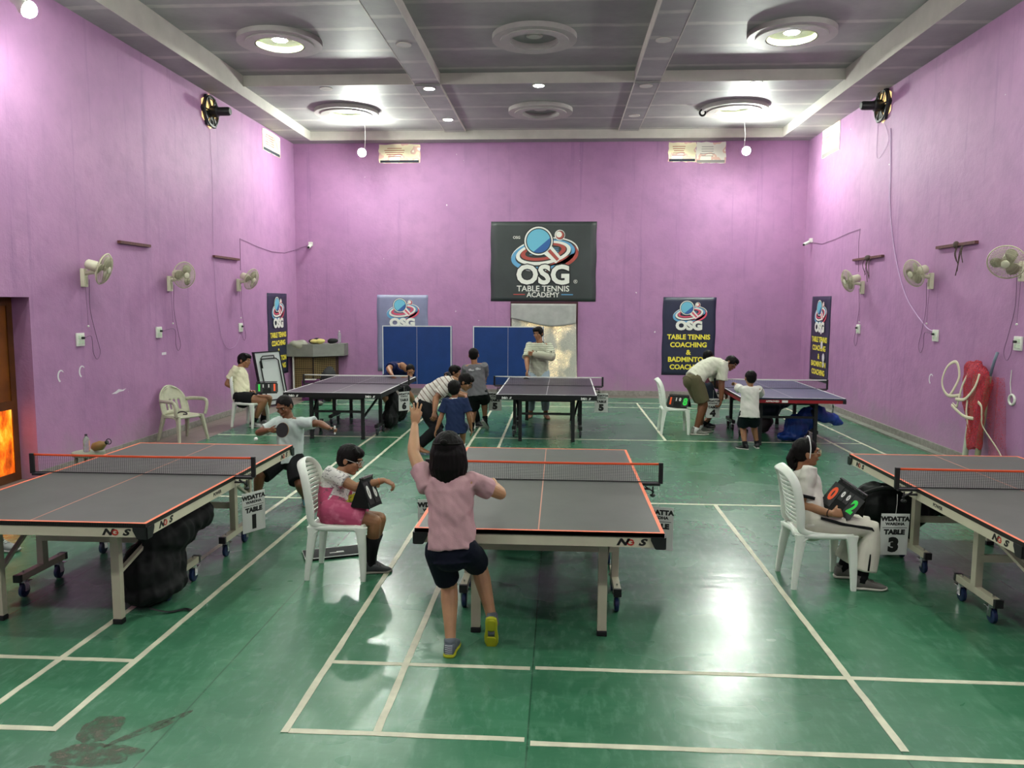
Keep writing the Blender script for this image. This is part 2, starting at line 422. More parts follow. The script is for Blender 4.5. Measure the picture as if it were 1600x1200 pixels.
tO.link(cc, tO.b.inputs['Base Color']); tO.link(cc, tO.b.inputs['Emission Color']); tO.b.inputs['Emission Strength'].default_value = .75; tO.b.inputs['Roughness'].default_value = .2
struct(MB().bx(.012, .035, .09, .89, .1, .86).build('lower_panel', tO.m, dr))
# threshold behind door so that no gap shows
# ------------------------------------------------------------------ curtained doorway at the back
cw = thing('door_2', None, None, ((CX0+CX1)/2, YB, 0)); cw['kind'] = 'structure'; hw = (CX1-CX0)/2
d = MB(); d.bx(-hw, -hw+.07, -.02, .1, 0, CZ).bx(hw-.07, hw, -.02, .1, 0, CZ).bx(-hw+.07, hw-.07, -.02, .1, CZ-.07, CZ)
struct(d.build('door_frame', mat('maroon_frame', '#3c1620', .5), cw))
tC = NT('daylit_floral_curtain'); vv = tC.coord()
vo = tC.add('ShaderNodeTexVoronoi'); vo.feature = 'SMOOTH_F1'; vo.inputs['Scale'].default_value = 11; tC.link(vv, vo.inputs['Vector'])
pat = tC.math('SINE', tC.math('MULTIPLY', vo.outputs[0], 46)); pat = tC.ramp(pat, [(.35, 0.0), (.9, 1.0)])
base = tC.mix(tC.math('MULTIPLY', pat, .35), lin('#b9b7ae'), lin('#efe9d8'))
tC.link(base, tC.b.inputs['Base Color'])
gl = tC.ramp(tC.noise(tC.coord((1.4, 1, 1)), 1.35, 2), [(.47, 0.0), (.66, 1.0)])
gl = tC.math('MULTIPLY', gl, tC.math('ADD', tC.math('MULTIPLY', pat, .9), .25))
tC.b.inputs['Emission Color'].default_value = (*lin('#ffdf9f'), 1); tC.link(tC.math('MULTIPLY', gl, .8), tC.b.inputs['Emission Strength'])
tC.b.inputs['Roughness'].default_value = .45
c = MB(); nx, nz = 44, 60; g = []
for j in range(nz+1):
    row = []
    for i in range(nx+1):
        u, q = i/nx, j/nz; x = -hw+.03+u*(2*hw-.08)+(.06*(1-q) if u > .5 else 0)*(u-.5)*2
        y = -.05+.014*math.sin(u*19+q*2)*(.4+q)+.008*math.sin(q*9+u*5)
        row.append(c.bm.verts.new((x, y, .03+q*(CZ-.09))))
    g.append(row)
for j in range(nz):
    for i in range(nx): c.bm.faces.new((g[j][i], g[j][i+1], g[j+1][i+1], g[j+1][i]))
cur = c.build('curtain', tC.m, None, True); cur.location = ((CX0+CX1)/2, YB, 0)
md = cur.modifiers.new('t', 'SOLIDIFY'); md.thickness = .004
setp(cur, 'pale floral curtain hanging over the doorway behind the man with the sling', 'curtain')
c = MB(); g = []
for j in range(13):
    g.append([c.bm.verts.new((-hw+.02+i/30*(2*hw-.06), -.105+.01*math.sin(i*.9)+.01*j/12, CZ-.05-.42*j/12*(1+.25*math.sin(i/30*PI*1.2-.9)))) for i in range(31)])
for j in range(12):
    for i in range(30): c.bm.faces.new((g[j][i], g[j][i+1], g[j+1][i+1], g[j+1][i]))
cur2 = c.build('valance', mat('grey_white_cloth', '#a9a9a6', .6, var=.1), None, True); cur2.location = ((CX0+CX1)/2, YB, 0)
md = cur2.modifiers.new('t', 'SOLIDIFY'); md.thickness = .004
setp(cur2, 'grey white cloth strip hung across the top of the curtained doorway', 'cloth')

# ------------------------------------------------------------------ ceiling rings, spots
RING = mat('ring_plaster', '#aaa6a2', .5, var=.06); RINGE = FASC
def lampmat(name, col, s):
    t = NT(name); t.b.inputs['Base Color'].default_value = (.7, .7, .7, 1); t.b.inputs['Emission Color'].default_value = (*lin(col), 1); t.b.inputs['Emission Strength'].default_value = s; return t.m
LEDON = lampmat('lit_ceiling_lamp', '#f1fcec', PANEL_W); LEDOFF = mat('unlit_ceiling_lamp', '#bdbfb4', .4)
SPOTON = lampmat('lit_spot', '#f1fcec', LED_W)
pos = {'left': -4.36, 'middle': -.43, 'right': 3.39}
for row, (yy, zz) in (('front row', (12.36, ZC)), ('rear row', (16.18, ZB)), ('added unseen row above the near tables', (8.5, ZC)), ('added unseen row above the girl in pink', (4.6, ZC)), ('added unseen row over the viewer', (.8, ZC))):  # the three nearer rows are unseen, added to brighten the hall
    for col_, xx in pos.items():
        on = col_ != 'middle' or yy < 9
        r = thing('ceiling_medallion', '%s plaster ceiling ring, %s of the %s' % ('lit' if on else 'unlit', {'left': 'leftmost', 'middle': 'middle one', 'right': 'rightmost'}[col_], row), 'ceiling ring', (xx, yy, zz), group='round ceiling rings')
        def band(ro, ri, z0, z1, nm, m):
            b = MB(); b.prism(circ(0, 0, ro, n=56), (0, 0, z0), (1, 0, 0), (0, 1, 0), z1-z0, circ(0, 0, ri, n=56)); return b.build(nm, m, r, 'auto')
        band(.64, .36, -.075, 0, 'outer_ring', RING); band(.52, .375, -.095, -.075, 'inner_ring', RING)
        if on: band(.359, .35, -.09, 0, 'ring_lining', mat('pale_ring_lining', '#dfe3b8', .5))
        MB().cyl((0, 0, -.012), (0, 0, 0), .125, n=32).build('lamp_rim', FASC, r, 'auto')
        MB().cyl((0, 0, -.02), (0, 0, -.012), .10, n=32).build('lamp', LEDON if on else LEDOFF, r, 'auto')
spots = [(-2.38, 14.42, 1, ZB-.04, 'on the left beam in front'), (-2.38, 16.8, 1, ZB-.04, 'on the left beam at the rear'), (-.42, 14.45, 1, ZB, 'in the middle of the ceiling'),
         (3.38, 14.42, 1, ZB, 'at the right behind the cross fascia'), (-4.28, 14.5, 0, ZB, 'at the left behind the cross fascia'), (1.47, 14.4, 0, ZB-.04, 'where the right beam meets the cross fascia'),
         (1.47, 16.6, 0, ZB-.04, 'at the rear of the right beam'), (-2.38, 12.1, 0, ZB-.015, 'on the left beam beside the front rings'), (1.47, 12.05, 0, ZB-.015, 'on the right beam beside the front rings')]
for x, y, on, z, wh in spots:
    r = thing('ceiling_spotlight', ('lit' if on else 'unlit')+' round ceiling spotlight '+wh, 'ceiling light', (x, y, z), group='small ceiling spotlights')
    MB().prism(circ(0, 0, .115, n=32), (0, 0, -.012), (1, 0, 0), (0, 1, 0), .012, circ(0, 0, .09, n=32)).build('rim', FASC, r, 'auto')
    MB().cyl((0, 0, -.010), (0, 0, 0), .09, n=32).build('lamp', SPOTON if on else LEDOFF, r, 'auto')
# dark little screws / hooks on the ceiling
hk = thing('ceiling_hook', 'small black ring hook hanging below the ceiling beside the rear right ring', 'hook', (2.77, 16.17, ZB))
MB().cyl((0, 0, -.06), (0, 0, 0), .008).build('stem', mat('black_metal', '#141414', .4, .4), hk); MB().ring((0, 0, -.1), (0, 1, .2), .055, .02).build('ring', MATS['black_metal'], hk, True)
# hanging bulbs
BULB = lampmat('bulb_glass', '#f1faee', BULB_W); RBULB = lampmat('rear_bulb_glass', '#f1faee', REAR_BULB_W); WHITEP = mat('white_plastic', '#d8d8d0', .35)
def bulb(x, y, z, top, label, wire=True):
    r = thing('hanging_bulb', label, 'light bulb', (x, y, z), group='bare hanging bulbs')
    ax = V(0, .92, .38)
    if x < -5.5: ax = V(-.85, .0, .5)
    if x > 4.9: ax = V(.85, .0, .5)
    ax.normalize()
    MB().ell((0, 0, 0), .085, n=24, m=16).build('globe', RBULB if y > 14 else BULB, r, True)
    MB().lathe([(.089, .0), (.091, .012), (.082, .06), (.055, .11), (.036, .14), (.03, .20)], (0, 0, 0), ax, 20).build('base', WHITEP, r, 'auto')
    e = ax*.20; tp = V(top)-V(x, y, z)
    MB().tube(smoothpath([e, e+ax*.05+V(0, 0, .02), (tp+e)/2+V(.02, 0, 0), tp], 6), .006, 6).build('cord', WHITEP, r, True)
    return r
bulb(-4.34, 17.3, 5.385, (-4.27, 17.3, ZB), 'glaring bare bulb hanging left of the back wall')
bulb(3.90, 17.3, 5.37, (3.83, 17.3, ZB), 'glaring bare bulb hanging right of the back wall')
bulb(-5.62, 8.30, 5.19, (-4.55, 9.3, ZC), 'glaring bare bulb near the left wall at the top left corner')
bulb(4.92, 8.30, 5.19, (4.35, 9.3, ZC), 'added bare bulb out of view near the right wall, nearer than the fans')  # match of the left bulb, out of view, added for more light
bulb(-5.92, 1.2, 5.33, (-5.0, 1.4, ZC), 'added bare bulb out of view near the left wall behind the viewer')  # this pair is out of view, added because the hall was too dim
bulb(5.22, 1.2, 5.33, (4.35, 1.4, ZC), 'added bare bulb out of view near the right wall behind the viewer')
# ================================================================== tables
BLACKM = mat('black_powder_coat', '#17181a', .45); CHROME = mat('chrome', '#c8c8c8', .2, 1.0); BRASS = mat('brass', '#a8854a', .35, .9)
INK = mat('black_print', '#121212', .5); REDP = mat('red_print', '#c22a20', .5); WHITE = mat('white_print', '#e6e6e2', .5)
def tabletop_mat(name, col):
    t = NT(name); vec = t.coord(); c = lin(col); n = t.noise(vec, 3, 5, .6)
    t.link(t.mix(t.ramp(n, [(.3, 0.0), (.75, 1.0)]), tuple(x*.9 for x in c), tuple(x*1.15 for x in c)), t.b.inputs['Base Color'])
    t.b.inputs['Roughness'].default_value = .42; t.b.inputs['Specular IOR Level'].default_value = .4; return t.m
STY = {
 'beige': dict(top=tabletop_mat('charcoal_table_top', '#50544f'), line=mat('orange_edge_line', '#f07a55', .5), cline=mat('thin_orange_line', '#c98a74', .5), edge=mat('black_edge', '#16120f', .4), apron=mat('cream_apron', '#cdc9b0', .42, var=.04), frame=mat('cream_powder_coat', '#b9b59e', .42), tape=mat('orange_net_tape', '#e8572c', .55), caster=mat('blue_rubber', '#16294f', .4)),
 'black': dict(top=tabletop_mat('plum_table_top', '#413a45'), line=mat('white_edge_line', '#dcdcdc', .5), cline=mat('white_centre_line', '#b5adb5', .5), edge=BLACKM, apron=mat('black_apron', '#101113', .4), frame=BLACKM, tape=mat('white_net_tape', '#d8d8d4', .55), caster=mat('grey_rubber', '#33373c', .4)),
 'red': dict(top=tabletop_mat('navy_table_top', '#474b68'), line=MATS['white_edge_line'], cline=MATS['white_centre_line'], edge=BLACKM, apron=mat('red_apron', '#8c1520', .4), frame=BLACKM, tape=MATS['white_net_tape'], caster=mat('black_rubber', '#111111', .5)),
}
TW, TL, TH = .7625, 1.37, .76
def ngs(parent, o, X, Y, s=.07, white=False):
    m = WHITE if white else INK
    lg = text('N   S', s, 'logo_lettering', m, parent, o, X, Y, .0012, .03, sx=1.5, shear=.35)
    ob = MB(); oo = V(o); X = V(X).normalized(); Y = V(Y).normalized(); N = X.cross(Y)
    ob.prism(arc(0, 0, s*.42, s*.36, 40, 330, 14), oo, X, Y, .0012, arc(0, 0, s*.27, s*.2, 40, 330, 14)); ob.prism([(s*.02, -s*.06), (s*.42, -s*.06), (s*.42, s*.04), (s*.02, s*.04)], oo, X, Y, .0012)
    ob.build('logo_swoosh', REDP if not white else WHITE, parent)
    return lg
def make_table(style, label, loc, rz=0, cloth=None):
    S = STY[style]; r = thing('table_tennis_table', label, 'table tennis table', loc, rz)
    g = .004
    for sg in (-1, 1):
        y0, y1 = (g, TL) if sg > 0 else (-TL, -g)
        MB().bx(-TW+.003, TW-.003, y0, y1, TH-.022, TH).build('table_top', S['top'], r)
        # border lines
        l = MB(); z0, z1 = TH, TH+.0012; e = .02 if style != 'beige' else .022
        ye = sg*TL; yi = sg*(TL-e)
        l.bx(-TW, -TW+e, y0, y1, z0, z1).bx(TW-e, TW, y0, y1, z0, z1).bx(-TW+e, TW-e, min(ye, yi), max(ye, yi), z0, z1)
        l.build('edge_line', S['line'], r)
        MB().bx(-.0035, .0035, y0, y1-(0 if sg < 0 else e), TH, TH+.001).build('centre_line', S['cline'], r)
        # black rim under the playing surface, then the apron
        b = MB(); b.bx(-TW, -TW+.006, y0, y1, TH-.028, TH).bx(TW-.006, TW, y0, y1, TH-.028, TH).bx(-TW+.006, TW-.006, ye-sg*.006, ye, TH-.028, TH)
        b.build('rim', S['edge'], r)
        ah = .062 if style == 'beige' else .05; za = TH-.028
        a = MB(); a.bx(-TW+.004, -TW+.034, y0, y1, za-ah, za).bx(TW-.034, TW-.004, y0, y1, za-ah, za).bx(-TW+.034, TW-.034, ye-sg*.034, ye-sg*.004, za-ah, za)
        a.bx(-TW+.034, TW-.034, sg*.02, sg*.05, za-ah, za)
        a.build('apron', S['apron'], r)
        for sx in (-1, 1):
            c = MB(); pts = [(0, 0), (.085, 0), (.085, -.02), (.06, -.07), (.05, -ah-.012), (0, -ah-.012)]
            if style == 'beige':
                c.prism(pts, (sx*(TW+.003), ye+sg*.003, za+.004), (-sx, 0, 0), (0, 0, 1), .008*(1 if sx*sg > 0 else -1)).prism(pts, (sx*(TW+.003), ye+sg*.003, za+.004), (0, -sg, 0), (0, 0, 1), .008*(-1 if sx*sg > 0 else 1))
            else: c.bx(sx*(TW-.045), sx*(TW+.003), ye-sg*.045, ye+sg*.003, za-ah-.002, za+.001)
            c.build('corner_guard', BLACKM, r)
        # legs at the outer end
        F = S['frame']; lw = .06 if style == 'beige' else .055; lx = .41; ly = sg*1.11
        for sx in (-1, 1):
            lg = MB().box((sx*lx, ly, (za-ah+.035)/2), (lw, lw*.8, za-ah-.035), None, .005).build('leg', F, r)
            MB().box((sx*lx, ly, .0175), (lw+.006, lw*.8+.006, .035), None, .006).build('foot', BLACKM, lg)
        cr = MB(); cr.bx(-lx, lx, ly-.018, ly+.018, za-ah-.055, za-ah)
        if style != 'beige': cr.bx(-lx, lx, ly-.015, ly+.015, .42, .455)
        cr.build('crossbar', F, r)
        # wheeled carriage
        cx = .535; cy = sg*.50
        for sx in (-1, 1):
            cg = MB(); cg.box((sx*cx, cy, .155), (.05, .50, .05), None, .004); cg.bar((sx*cx, cy-sg*.02, .17), (sx*cx, cy-sg*.02, za-ah), .05, .062, (0, 1, 0), .003)
            cg.bar((sx*(cx-.03), cy, .60), (sx*lx, ly-sg*.02, .34), .022, .03, (1, 0, 0))
            c = cg.build('carriage', F, r)
            for e0, e1 in ((.249, .275), (-.275, -.249)): MB().bx(sx*cx-.027, sx*cx+.027, cy+e0, cy+e1, .128, .182).build('end_cap', BLACKM, c)
            for yy in (cy+sg*.2, cy-sg*.2):
                k = MB(); k.cyl((sx*cx, yy, .112), (sx*cx, yy, .13), .028, n=14); k.bx(sx*cx-.024, sx*cx-.020, yy-.02, yy+.026, .045, .113).bx(sx*cx+.020, sx*cx+.024, yy-.02, yy+.026, .045, .113)
                k.bx(sx*cx-.03, sx*cx+.03, yy+.02, yy+.06, .107, .113); k.cyl((sx*cx, yy, .13), (sx*cx, yy, .195), .006, n=8)
                wh = k.build('caster', CHROME, r)
                MB().lathe([(.042, -.016), (.05, -.011), (.05, .011), (.042, .016)], (sx*cx, yy, .05), (1, 0, 0), 22).build('wheel', S['caster'], wh, 'auto')
        bz = (.30, .34) if style == 'beige' else (.53, .60)
        MB().bx(-cx, cx, cy-.016, cy+.016, bz[0]+.06, bz[1]+.07).build('crossbar', F, r)
        if style == 'beige':
            ngs(r, (.56 if sg < 0 else -.56, ye+sg*-.0035, za-ah*.52), (-sg, 0, 0), (0, 0, 1), .055)
            for sx in (-1, 1):
                ngs(r, (sx*(TW-.0035), sg*1.12, za-ah*.52), (0, sx, 0), (0, 0, 1), .055)
            text('POWER', .036, 'side_lettering', INK, r, (TW-.0035, sg*.33, za-ah*.5), (0, 1, 0), (0, 0, 1), .001, .01, sx=1.1)
            text('POWER', .036, 'side_lettering', INK, r, (-TW+.0035, sg*.33, za-ah*.5), (0, -1, 0), (0, 0, 1), .001, .01, sx=1.1)
        elif style == 'black':
            for sx in (-.6, .6): text('N', .05, 'logo_lettering', WHITE, r, (sx-.05, ye-sg*.0035, za-ah*.5), (-sg, 0, 0), (0, 0, 1), .001, .02, sx=1.5); ngs(r, (sx, ye-sg*.0035, za-ah*.5), (-sg, 0, 0), (0, 0, 1), .04, True)
        else:
            MB().box((-sg*-.12, ye+sg*-.0035, za-ah*.5), (.085, .003, .034)).build('label_plate', WHITE, r)
            text('APPROVED', .034, 'side_lettering', WHITE, r, (-sg*-.30, ye-sg*.0035, za-ah*.5), (-sg, 0, 0), (0, 0, 1), .001, .025, sx=1.15)
    # net set
    hx = TW+.1525; nh = .1525
    nt = MB(); t_ = .0013
    nx = 112
    for i in range(nx+1):
        x = -hx+.02+(2*hx-.04)*i/nx; nt.bx(x-t_/2, x+t_/2, -t_/2, t_/2, TH+.006, TH+nh-.014)
    for j in range(10):
        z = TH+.01+(nh-.026)*j/10; nt.bx(-hx, hx, -t_/2, t_/2, z-t_/2, z+t_/2)
    net = nt.build('net', mat('dark_net_cord', '#101214', .6), r)
    sag = .004
    tp = MB().tube([(-hx+.012+(2*hx-.024)*i/20, 0, TH+nh-.007-sag*math.sin(PI*i/20)) for i in range(21)], [.009]*21, 8, (0, 1, 0), .35).build('net_tape', S['tape'], net, True)
    MB().bx(-hx, hx, -.0015, .0015, TH+.002, TH+.008).build('lower_cord', BLACKM, net)
    for sx in (-1, 1):
        p = MB(); p.box((sx*(hx-.004), 0, TH+nh/2-.002), (.03 if style != 'beige' else .034, .024, nh+.012), None, .004)
        p.box((sx*(TW+.06), 0, TH-.012), (.17, .045, .02), None, .004).box((sx*(TW+.02), 0, TH-.05), (.10, .03, .012), None, .003)
        q = p.build('net_post', BLACKM, r)
        k = MB(); k.cyl((sx*(TW+.09), 0, TH-.1), (sx*(TW+.09), 0, TH-.03), .006); k.ell((sx*(TW+.09), 0, TH-.1), (.022, .022, .014)); k.bar((sx*(TW+.03), 0, TH-.03), (sx*(TW+.10), 0, TH-.075), .02, .008)
        k.build('clamp_screw', BLACKM, q, True)
    return r
tables = {}
tables[1] = make_table('beige', 'charcoal table with orange edges at the front left, player batting at its far end', (-3.325, 6.0, 0), .003)
tables[2] = make_table('beige', 'charcoal table with orange edges at the centre, in front of the girl in pink', (-.115, 6.045, 0), 0)
tables[3] = make_table('beige', 'charcoal table with orange edges at the front right, cut by the picture edge', (3.48, 6.03, 0), .007)
tables[4] = make_table('red', 'navy topped table with a red apron beside the right wall', (3.50, 13.18, 0), -.017)
tables[5] = make_table('black', 'dark table with white lines below the big banner, before the man with the sling', (-.18, 13.19, 0), -.006)
tables[6] = make_table('black', 'dark plum table with white lines at the back left near the corner shelf', (-3.45, 13.13, 0), -.0155)

# ------------------------------------------------------------------ table number cards
CARD = mat('white_card', '#d4d6d2', .5, var=.03)
def card(n, x, y, z, yaw, label, top=None, tilt=0.0, w_=.225, h_=.32):
    r = thing('table_number_card', label, 'number card', (x, y, z), 0, 'table number cards')
    r.rotation_euler = (0, tilt, yaw)
    MB().box((0, 0, 0), (w_, .003, h_)).build('card', CARD, r)
    for sg in (-1, 1):
        X, Y = (V(-sg, 0, 0), V(0, 0, 1)); yo = sg*.0016; k = w_/.225
        text('WDATTA', .046*k, 'lettering', INK, r, (0, yo, h_*.37), X, Y, .0006, .042, sx=1.12)
        text('WARDHA', .028*k, 'lettering', INK, r, (0, yo, h_*.25), X, Y, .0006, .035, sx=1.2)
        MB().box((0, yo, h_*.16), (w_*.86, .001, .004)).build('printed_rule', INK, r)
        text('TABLE', .05*k, 'lettering', INK, r, (0, yo, h_*.05), X, Y, .0006, .042, sx=1.15)
        text(str(n), .14*k, 'number', INK, r, (0, yo, -h_*.27), X, Y, .0006, .045, sx=1.15)
    if top: MB().tube([(0, 0, h_/2-.01), (0.004, 0, (h_/2+top)/2), (0, 0, top)], .0018, 5).build('string', mat('white_string', '#c9c9c4', .7), r)
    return r
c1 = card(1, -2.42, 6.0, .475, math.radians(62), 'table 1 card hanging from the net post at the near left table', .27)
card(2, .775, 6.0, .41, math.radians(-12), 'table 2 card showing beyond the right edge of the centre table', .33, w_=.24, h_=.34)
card(2, -.985, 6.05, .42, math.radians(8), 'table 2 card half hidden behind the girl in pink', .33, w_=.24, h_=.34)
card(3, 2.56, 6.0, .405, math.radians(8), 'table 3 card hanging beside the seated girl', .31, .03)
card(4, 2.53, 12.98, .44, math.radians(6), 'table 4 card in front of the bending youth', .30)
card(4, 4.50, 13.1, .46, math.radians(80), 'table 4 card behind the right leg of the red edged table', .26)
card(5, .715, 13.2, .48, math.radians(-4), 'table 5 card on the right side of its table', .27)
card(5, -1.08, 13.2, .48, math.radians(-4), 'table 5 card on the left side of its table', .27)
card(6, -2.60, 13.0, .49, math.radians(48), 'table 6 card hanging beside the striped shirt', .26)

# ================================================================== chairs
WPL = mat('white_chair_plastic', '#e2e8de', .34, var=.03, scale=3); OLDPL = mat('aged_cream_plastic', '#b3b29c', .5, var=.16, scale=9)
def make_chair(label, loc, rz, name='plastic_chair', group=None):
    """armless one-piece chair, front towards +X"""
    r = thing(name, label, 'chair', loc, rz, group)
    zs = .43
    s = MB(); g = []                                  # seat: dished grid with rolled rim
    for j in range(15):
        row = []
        for i in range(15):
            u, v = i/14*2-1, j/14*2-1
            hx_, hy_ = .205, .205*(1-.10*(1-u)/2)
            x = u*hx_*(1-.10*v*v*v*v); y = v*hy_*(1-.06*u**4)
            z = zs-.018*(1-u*u)*(1-v*v)-.05*max(0, u-.72)**1.5*2-.02*max(0, abs(v)-.8)*3
            row.append(s.bm.verts.new((x, y, z)))
        g.append(row)
    for j in range(14):
        for i in range(14): s.bm.faces.new((g[j][i], g[j][i+1], g[j+1][i+1], g[j+1][i]))
    o = s.build('seat', WPL, r, True); md = o.modifiers.new('t', 'SOLIDIFY'); md.thickness = .012; md.offset = -1
    fr = MB(); fr.tube(smoothpath([(.19, -.195, zs-.022), (-.19, -.185, zs-.02), (-.2, .0, zs-.02), (-.19, .185, zs-.02), (.19, .195, zs-.022), (.2, 0, zs-.03), (.19, -.195, zs-.022)], 4), .014, 8, (0, 0, 1), 1.6)
    fr.build('seat_rim', WPL, r, True)
    # back: broad arched band flowing into the seat, louvres between
    back = lambda t, y: V(-.19-.07*t-.03*t*t+1.3*y*y*t-.02*t, y, zs+.47*t)
    pts = [V(.02, -.200, zs-.012), V(-.12, -.200, zs-.002), back(.06, -.195), back(.3, -.200), back(.6, -.196), back(.82, -.172), back(.95, -.115), back(1.0, -.04), back(1.0, .04), back(.95, .115), back(.82, .172), back(.6, .196), back(.3, .200), back(.06, .195), V(-.12, .200, zs-.002), V(.02, .200, zs-.012)]
    b = MB(); sp_ = smoothpath(pts, 5); n_ = len(sp_); b.tube(sp_, [.012+.022*min(1, min(i, n_-1-i)/14)+.008*max(0, 1-abs(i-n_/2)/12) for i in range(n_)], 10, (0, 1, 0), .34)
    b.build('back_frame', WPL, r, True)
    p = MB()
    for k in range(12):
        tt = .13+k*.07; hw_ = .185 if tt < .6 else .185-(tt-.6)**2*.55
        p.tube([back(tt, -hw_), back(tt, -hw_*.5)+V(-.012, 0, 0), back(tt, 0)+V(-.018, 0, 0), back(tt, hw_*.5)+V(-.012, 0, 0), back(tt, hw_)], .014, 8, (1, 0, .2), .3)
    p.build('back_slats', WPL, r, True)
    for sx in (-1, 1):
        for sy in (-1, 1):
            x0, y0 = (.18, .185) if sx > 0 else (-.18, .175); x1, y1 = (.205, .215) if sx > 0 else (-.235, .205)
            l = MB(); a = V(x0, sy*y0, zs-.015); c = V(x1, sy*y1, 0.0); secs = []
            for k in range(9):
                t = k/8; w_, d_ = (.078-.038*t, .052-.022*t)
                q = a.lerp(c, t)+V((0.02 if sx > 0 else -.015)*math.sin(t*PI*.5)*(1-t), 0, 0)
                if k == 0: w_ = .11
                secs.append((q, V(1, 0, 0), V(0, 1, 0), w_/2, d_/2))
            l.loft(secs, 12, 4).build('leg', WPL, r, 'auto')
    br = MB()                                          # curved braces where the legs meet the seat
    for sy in (-1, 1):
        br.tube(smoothpath([(.19, sy*.195, .33), (.165, sy*.195, .385), (.10, sy*.193, zs-.025), (-.09, sy*.187, zs-.025), (-.17, sy*.187, .37), (-.205, sy*.19, .30)], 4), .011, 6, (0, 1, 0), 1.6)
    br.build('side_brace', WPL, r, True)
    return r
ch = make_chair('white plastic chair carrying the boy in the pink and yellow shirt', (-1.70, 6.0, 0), .03, group='white plastic chairs')
def chair(label, loc, rz):
    c = copy_tree(ch); c.location = loc; c.rotation_euler = (0, 0, rz); c['label'] = label; return c
chair('white plastic chair carrying the girl with the white hairband', (2.02, 6.08, 0), .02)
chair('white plastic chair carrying the boy in the cream shirt by the left wall', (-5.31, 13.15, 0), -.30)
chair('white plastic chair with only a scoreboard on its seat, left of the bending youth', (1.93, 13.15, 0), 0)
stool = thing('plastic_stool', 'white plastic stool half hidden behind the striped shirt and the boys', 'stool', (-1.62, 13.42, 0))
MB().box((0, 0, .41), (.36, .32, .03), None, .012).build('seat', WPL, stool, 'auto')
for a_ in (-1, 1):
    for b_ in (-1, 1): MB().loft([(V(a_*(.14+.05*(1-q)), b_*(.12+.05*(1-q)), .40*q), V(1, 0, 0), V(0, 1, 0), .016+.010*q, .014+.008*q) for q in (0, .5, 1)], 10, 4).build('leg', WPL, stool, 'auto')
def armchair(label, loc, rz):
    r = thing('plastic_armchair', label, 'chair', loc, rz); M_ = OLDPL; zs = .40
    s = MB(); g = []
    for j in range(13):
        row = []
        for i in range(13):
            u, v = i/12*2-1, j/12*2-1; row.append(s.bm.verts.new((u*.21, v*(.22-.02*(1-u)/2), zs-.02*(1-u*u)*(1-v*v)-.03*max(0, u-.7)*2)))
        g.append(row)
    for j in range(12):
        for i in range(12): s.bm.faces.new((g[j][i], g[j][i+1], g[j+1][i+1], g[j+1][i]))
    o = s.build('seat', M_, r, True); md = o.modifiers.new('t', 'SOLIDIFY'); md.thickness = .025; md.offset = -1
    back = lambda t, y: V(-.19-.13*t, y, zs+.42*t)
    sh = MB(); g = []                                   # rounded back shell with slots
    cols, rows = 24, 14
    for j in range(rows+1):
        t = j/rows; hw_ = .225*math.sqrt(max(0, 1-(max(0, t-.35)/.66)**2.2)); row = []
        for i in range(cols+1):
            u = i/cols*2-1; row.append(sh.bm.verts.new(back(t, u*max(hw_, .01))+V(.05*u*u, 0, 0)))
        g.append(row)
    for j in range(rows):
        for i in range(cols):
            slot = (j in range(2, 7)) and (i % 4 in (1, 2)) and 3 < i < 20
            if not slot: sh.bm.faces.new((g[j][i], g[j][i+1], g[j+1][i+1], g[j+1][i]))
    o = sh.build('backrest', M_, r, True); md = o.modifiers.new('t', 'SOLIDIFY'); md.thickness = .012
    rim = MB().tube(smoothpath([back(0, -.225)+V(.05, 0, 0), back(.35, -.23)+V(.05, 0, 0), back(.72, -.19)+V(.035, 0, 0), back(.95, -.09)+V(.01, 0, 0), back(1.01, 0), back(.95, .09)+V(.01, 0, 0), back(.72, .19)+V(.035, 0, 0), back(.35, .23)+V(.05, 0, 0), back(0, .225)+V(.05, 0, 0)], 5), .015, 8).build('back_rim', M_, r, True)
    for sy in (-1, 1):
        MB().tube(smoothpath([back(.5, sy*.225)+V(.06, 0, 0), V(-.12, sy*.27, .62), V(.05, sy*.285, .625), V(.19, sy*.285, .62), V(.235, sy*.28, .56), V(.225, sy*.265, .45), V(.215, sy*.25, .40)], 5), .022, 8, (0, 0, 1), 1.3).build('armrest', M_, r, True)
        for sx in (-1, 1):
            l = MB(); a = V(sx*.17+.02, sy*.205, zs); c = V(.27 if sx > 0 else -.25, sy*.255, 0); secs = []
            for k in range(8):
                t = k/7; secs.append((a.lerp(c, t), V(1, 0, 0), V(0, 1, 0), (.09-.045*t)/2, (.05-.02*t)/2))
            l.loft(secs, 12, 4).build('leg', M_, r, 'auto')
        MB().tube(smoothpath([(.21, sy*.215, .30), (.12, sy*.21, .365), (-.1, sy*.21, .365), (-.2, sy*.215, .28)], 4), .015, 6, (0, 1, 0), 1.6).build('side_brace', M_, r, True)
    return r
armchair('aged cream plastic armchair standing alone against the left wall', (-5.83, 11.74, 0), math.radians(-28))
strp = thing('sandal_strap', 'small dark strap lying on the seat of the cream armchair', 'strap', (-5.81, 11.70, .41))
MB().tube(smoothpath([(-.08, -.02, .0), (-.04, .04, .03), (.03, .05, .02), (.08, 0, .0), (.03, -.03, 0)], 5), .010, 6).build('strap', mat('dark_purple_fabric', '#2b1f2c', .7), strp, True)

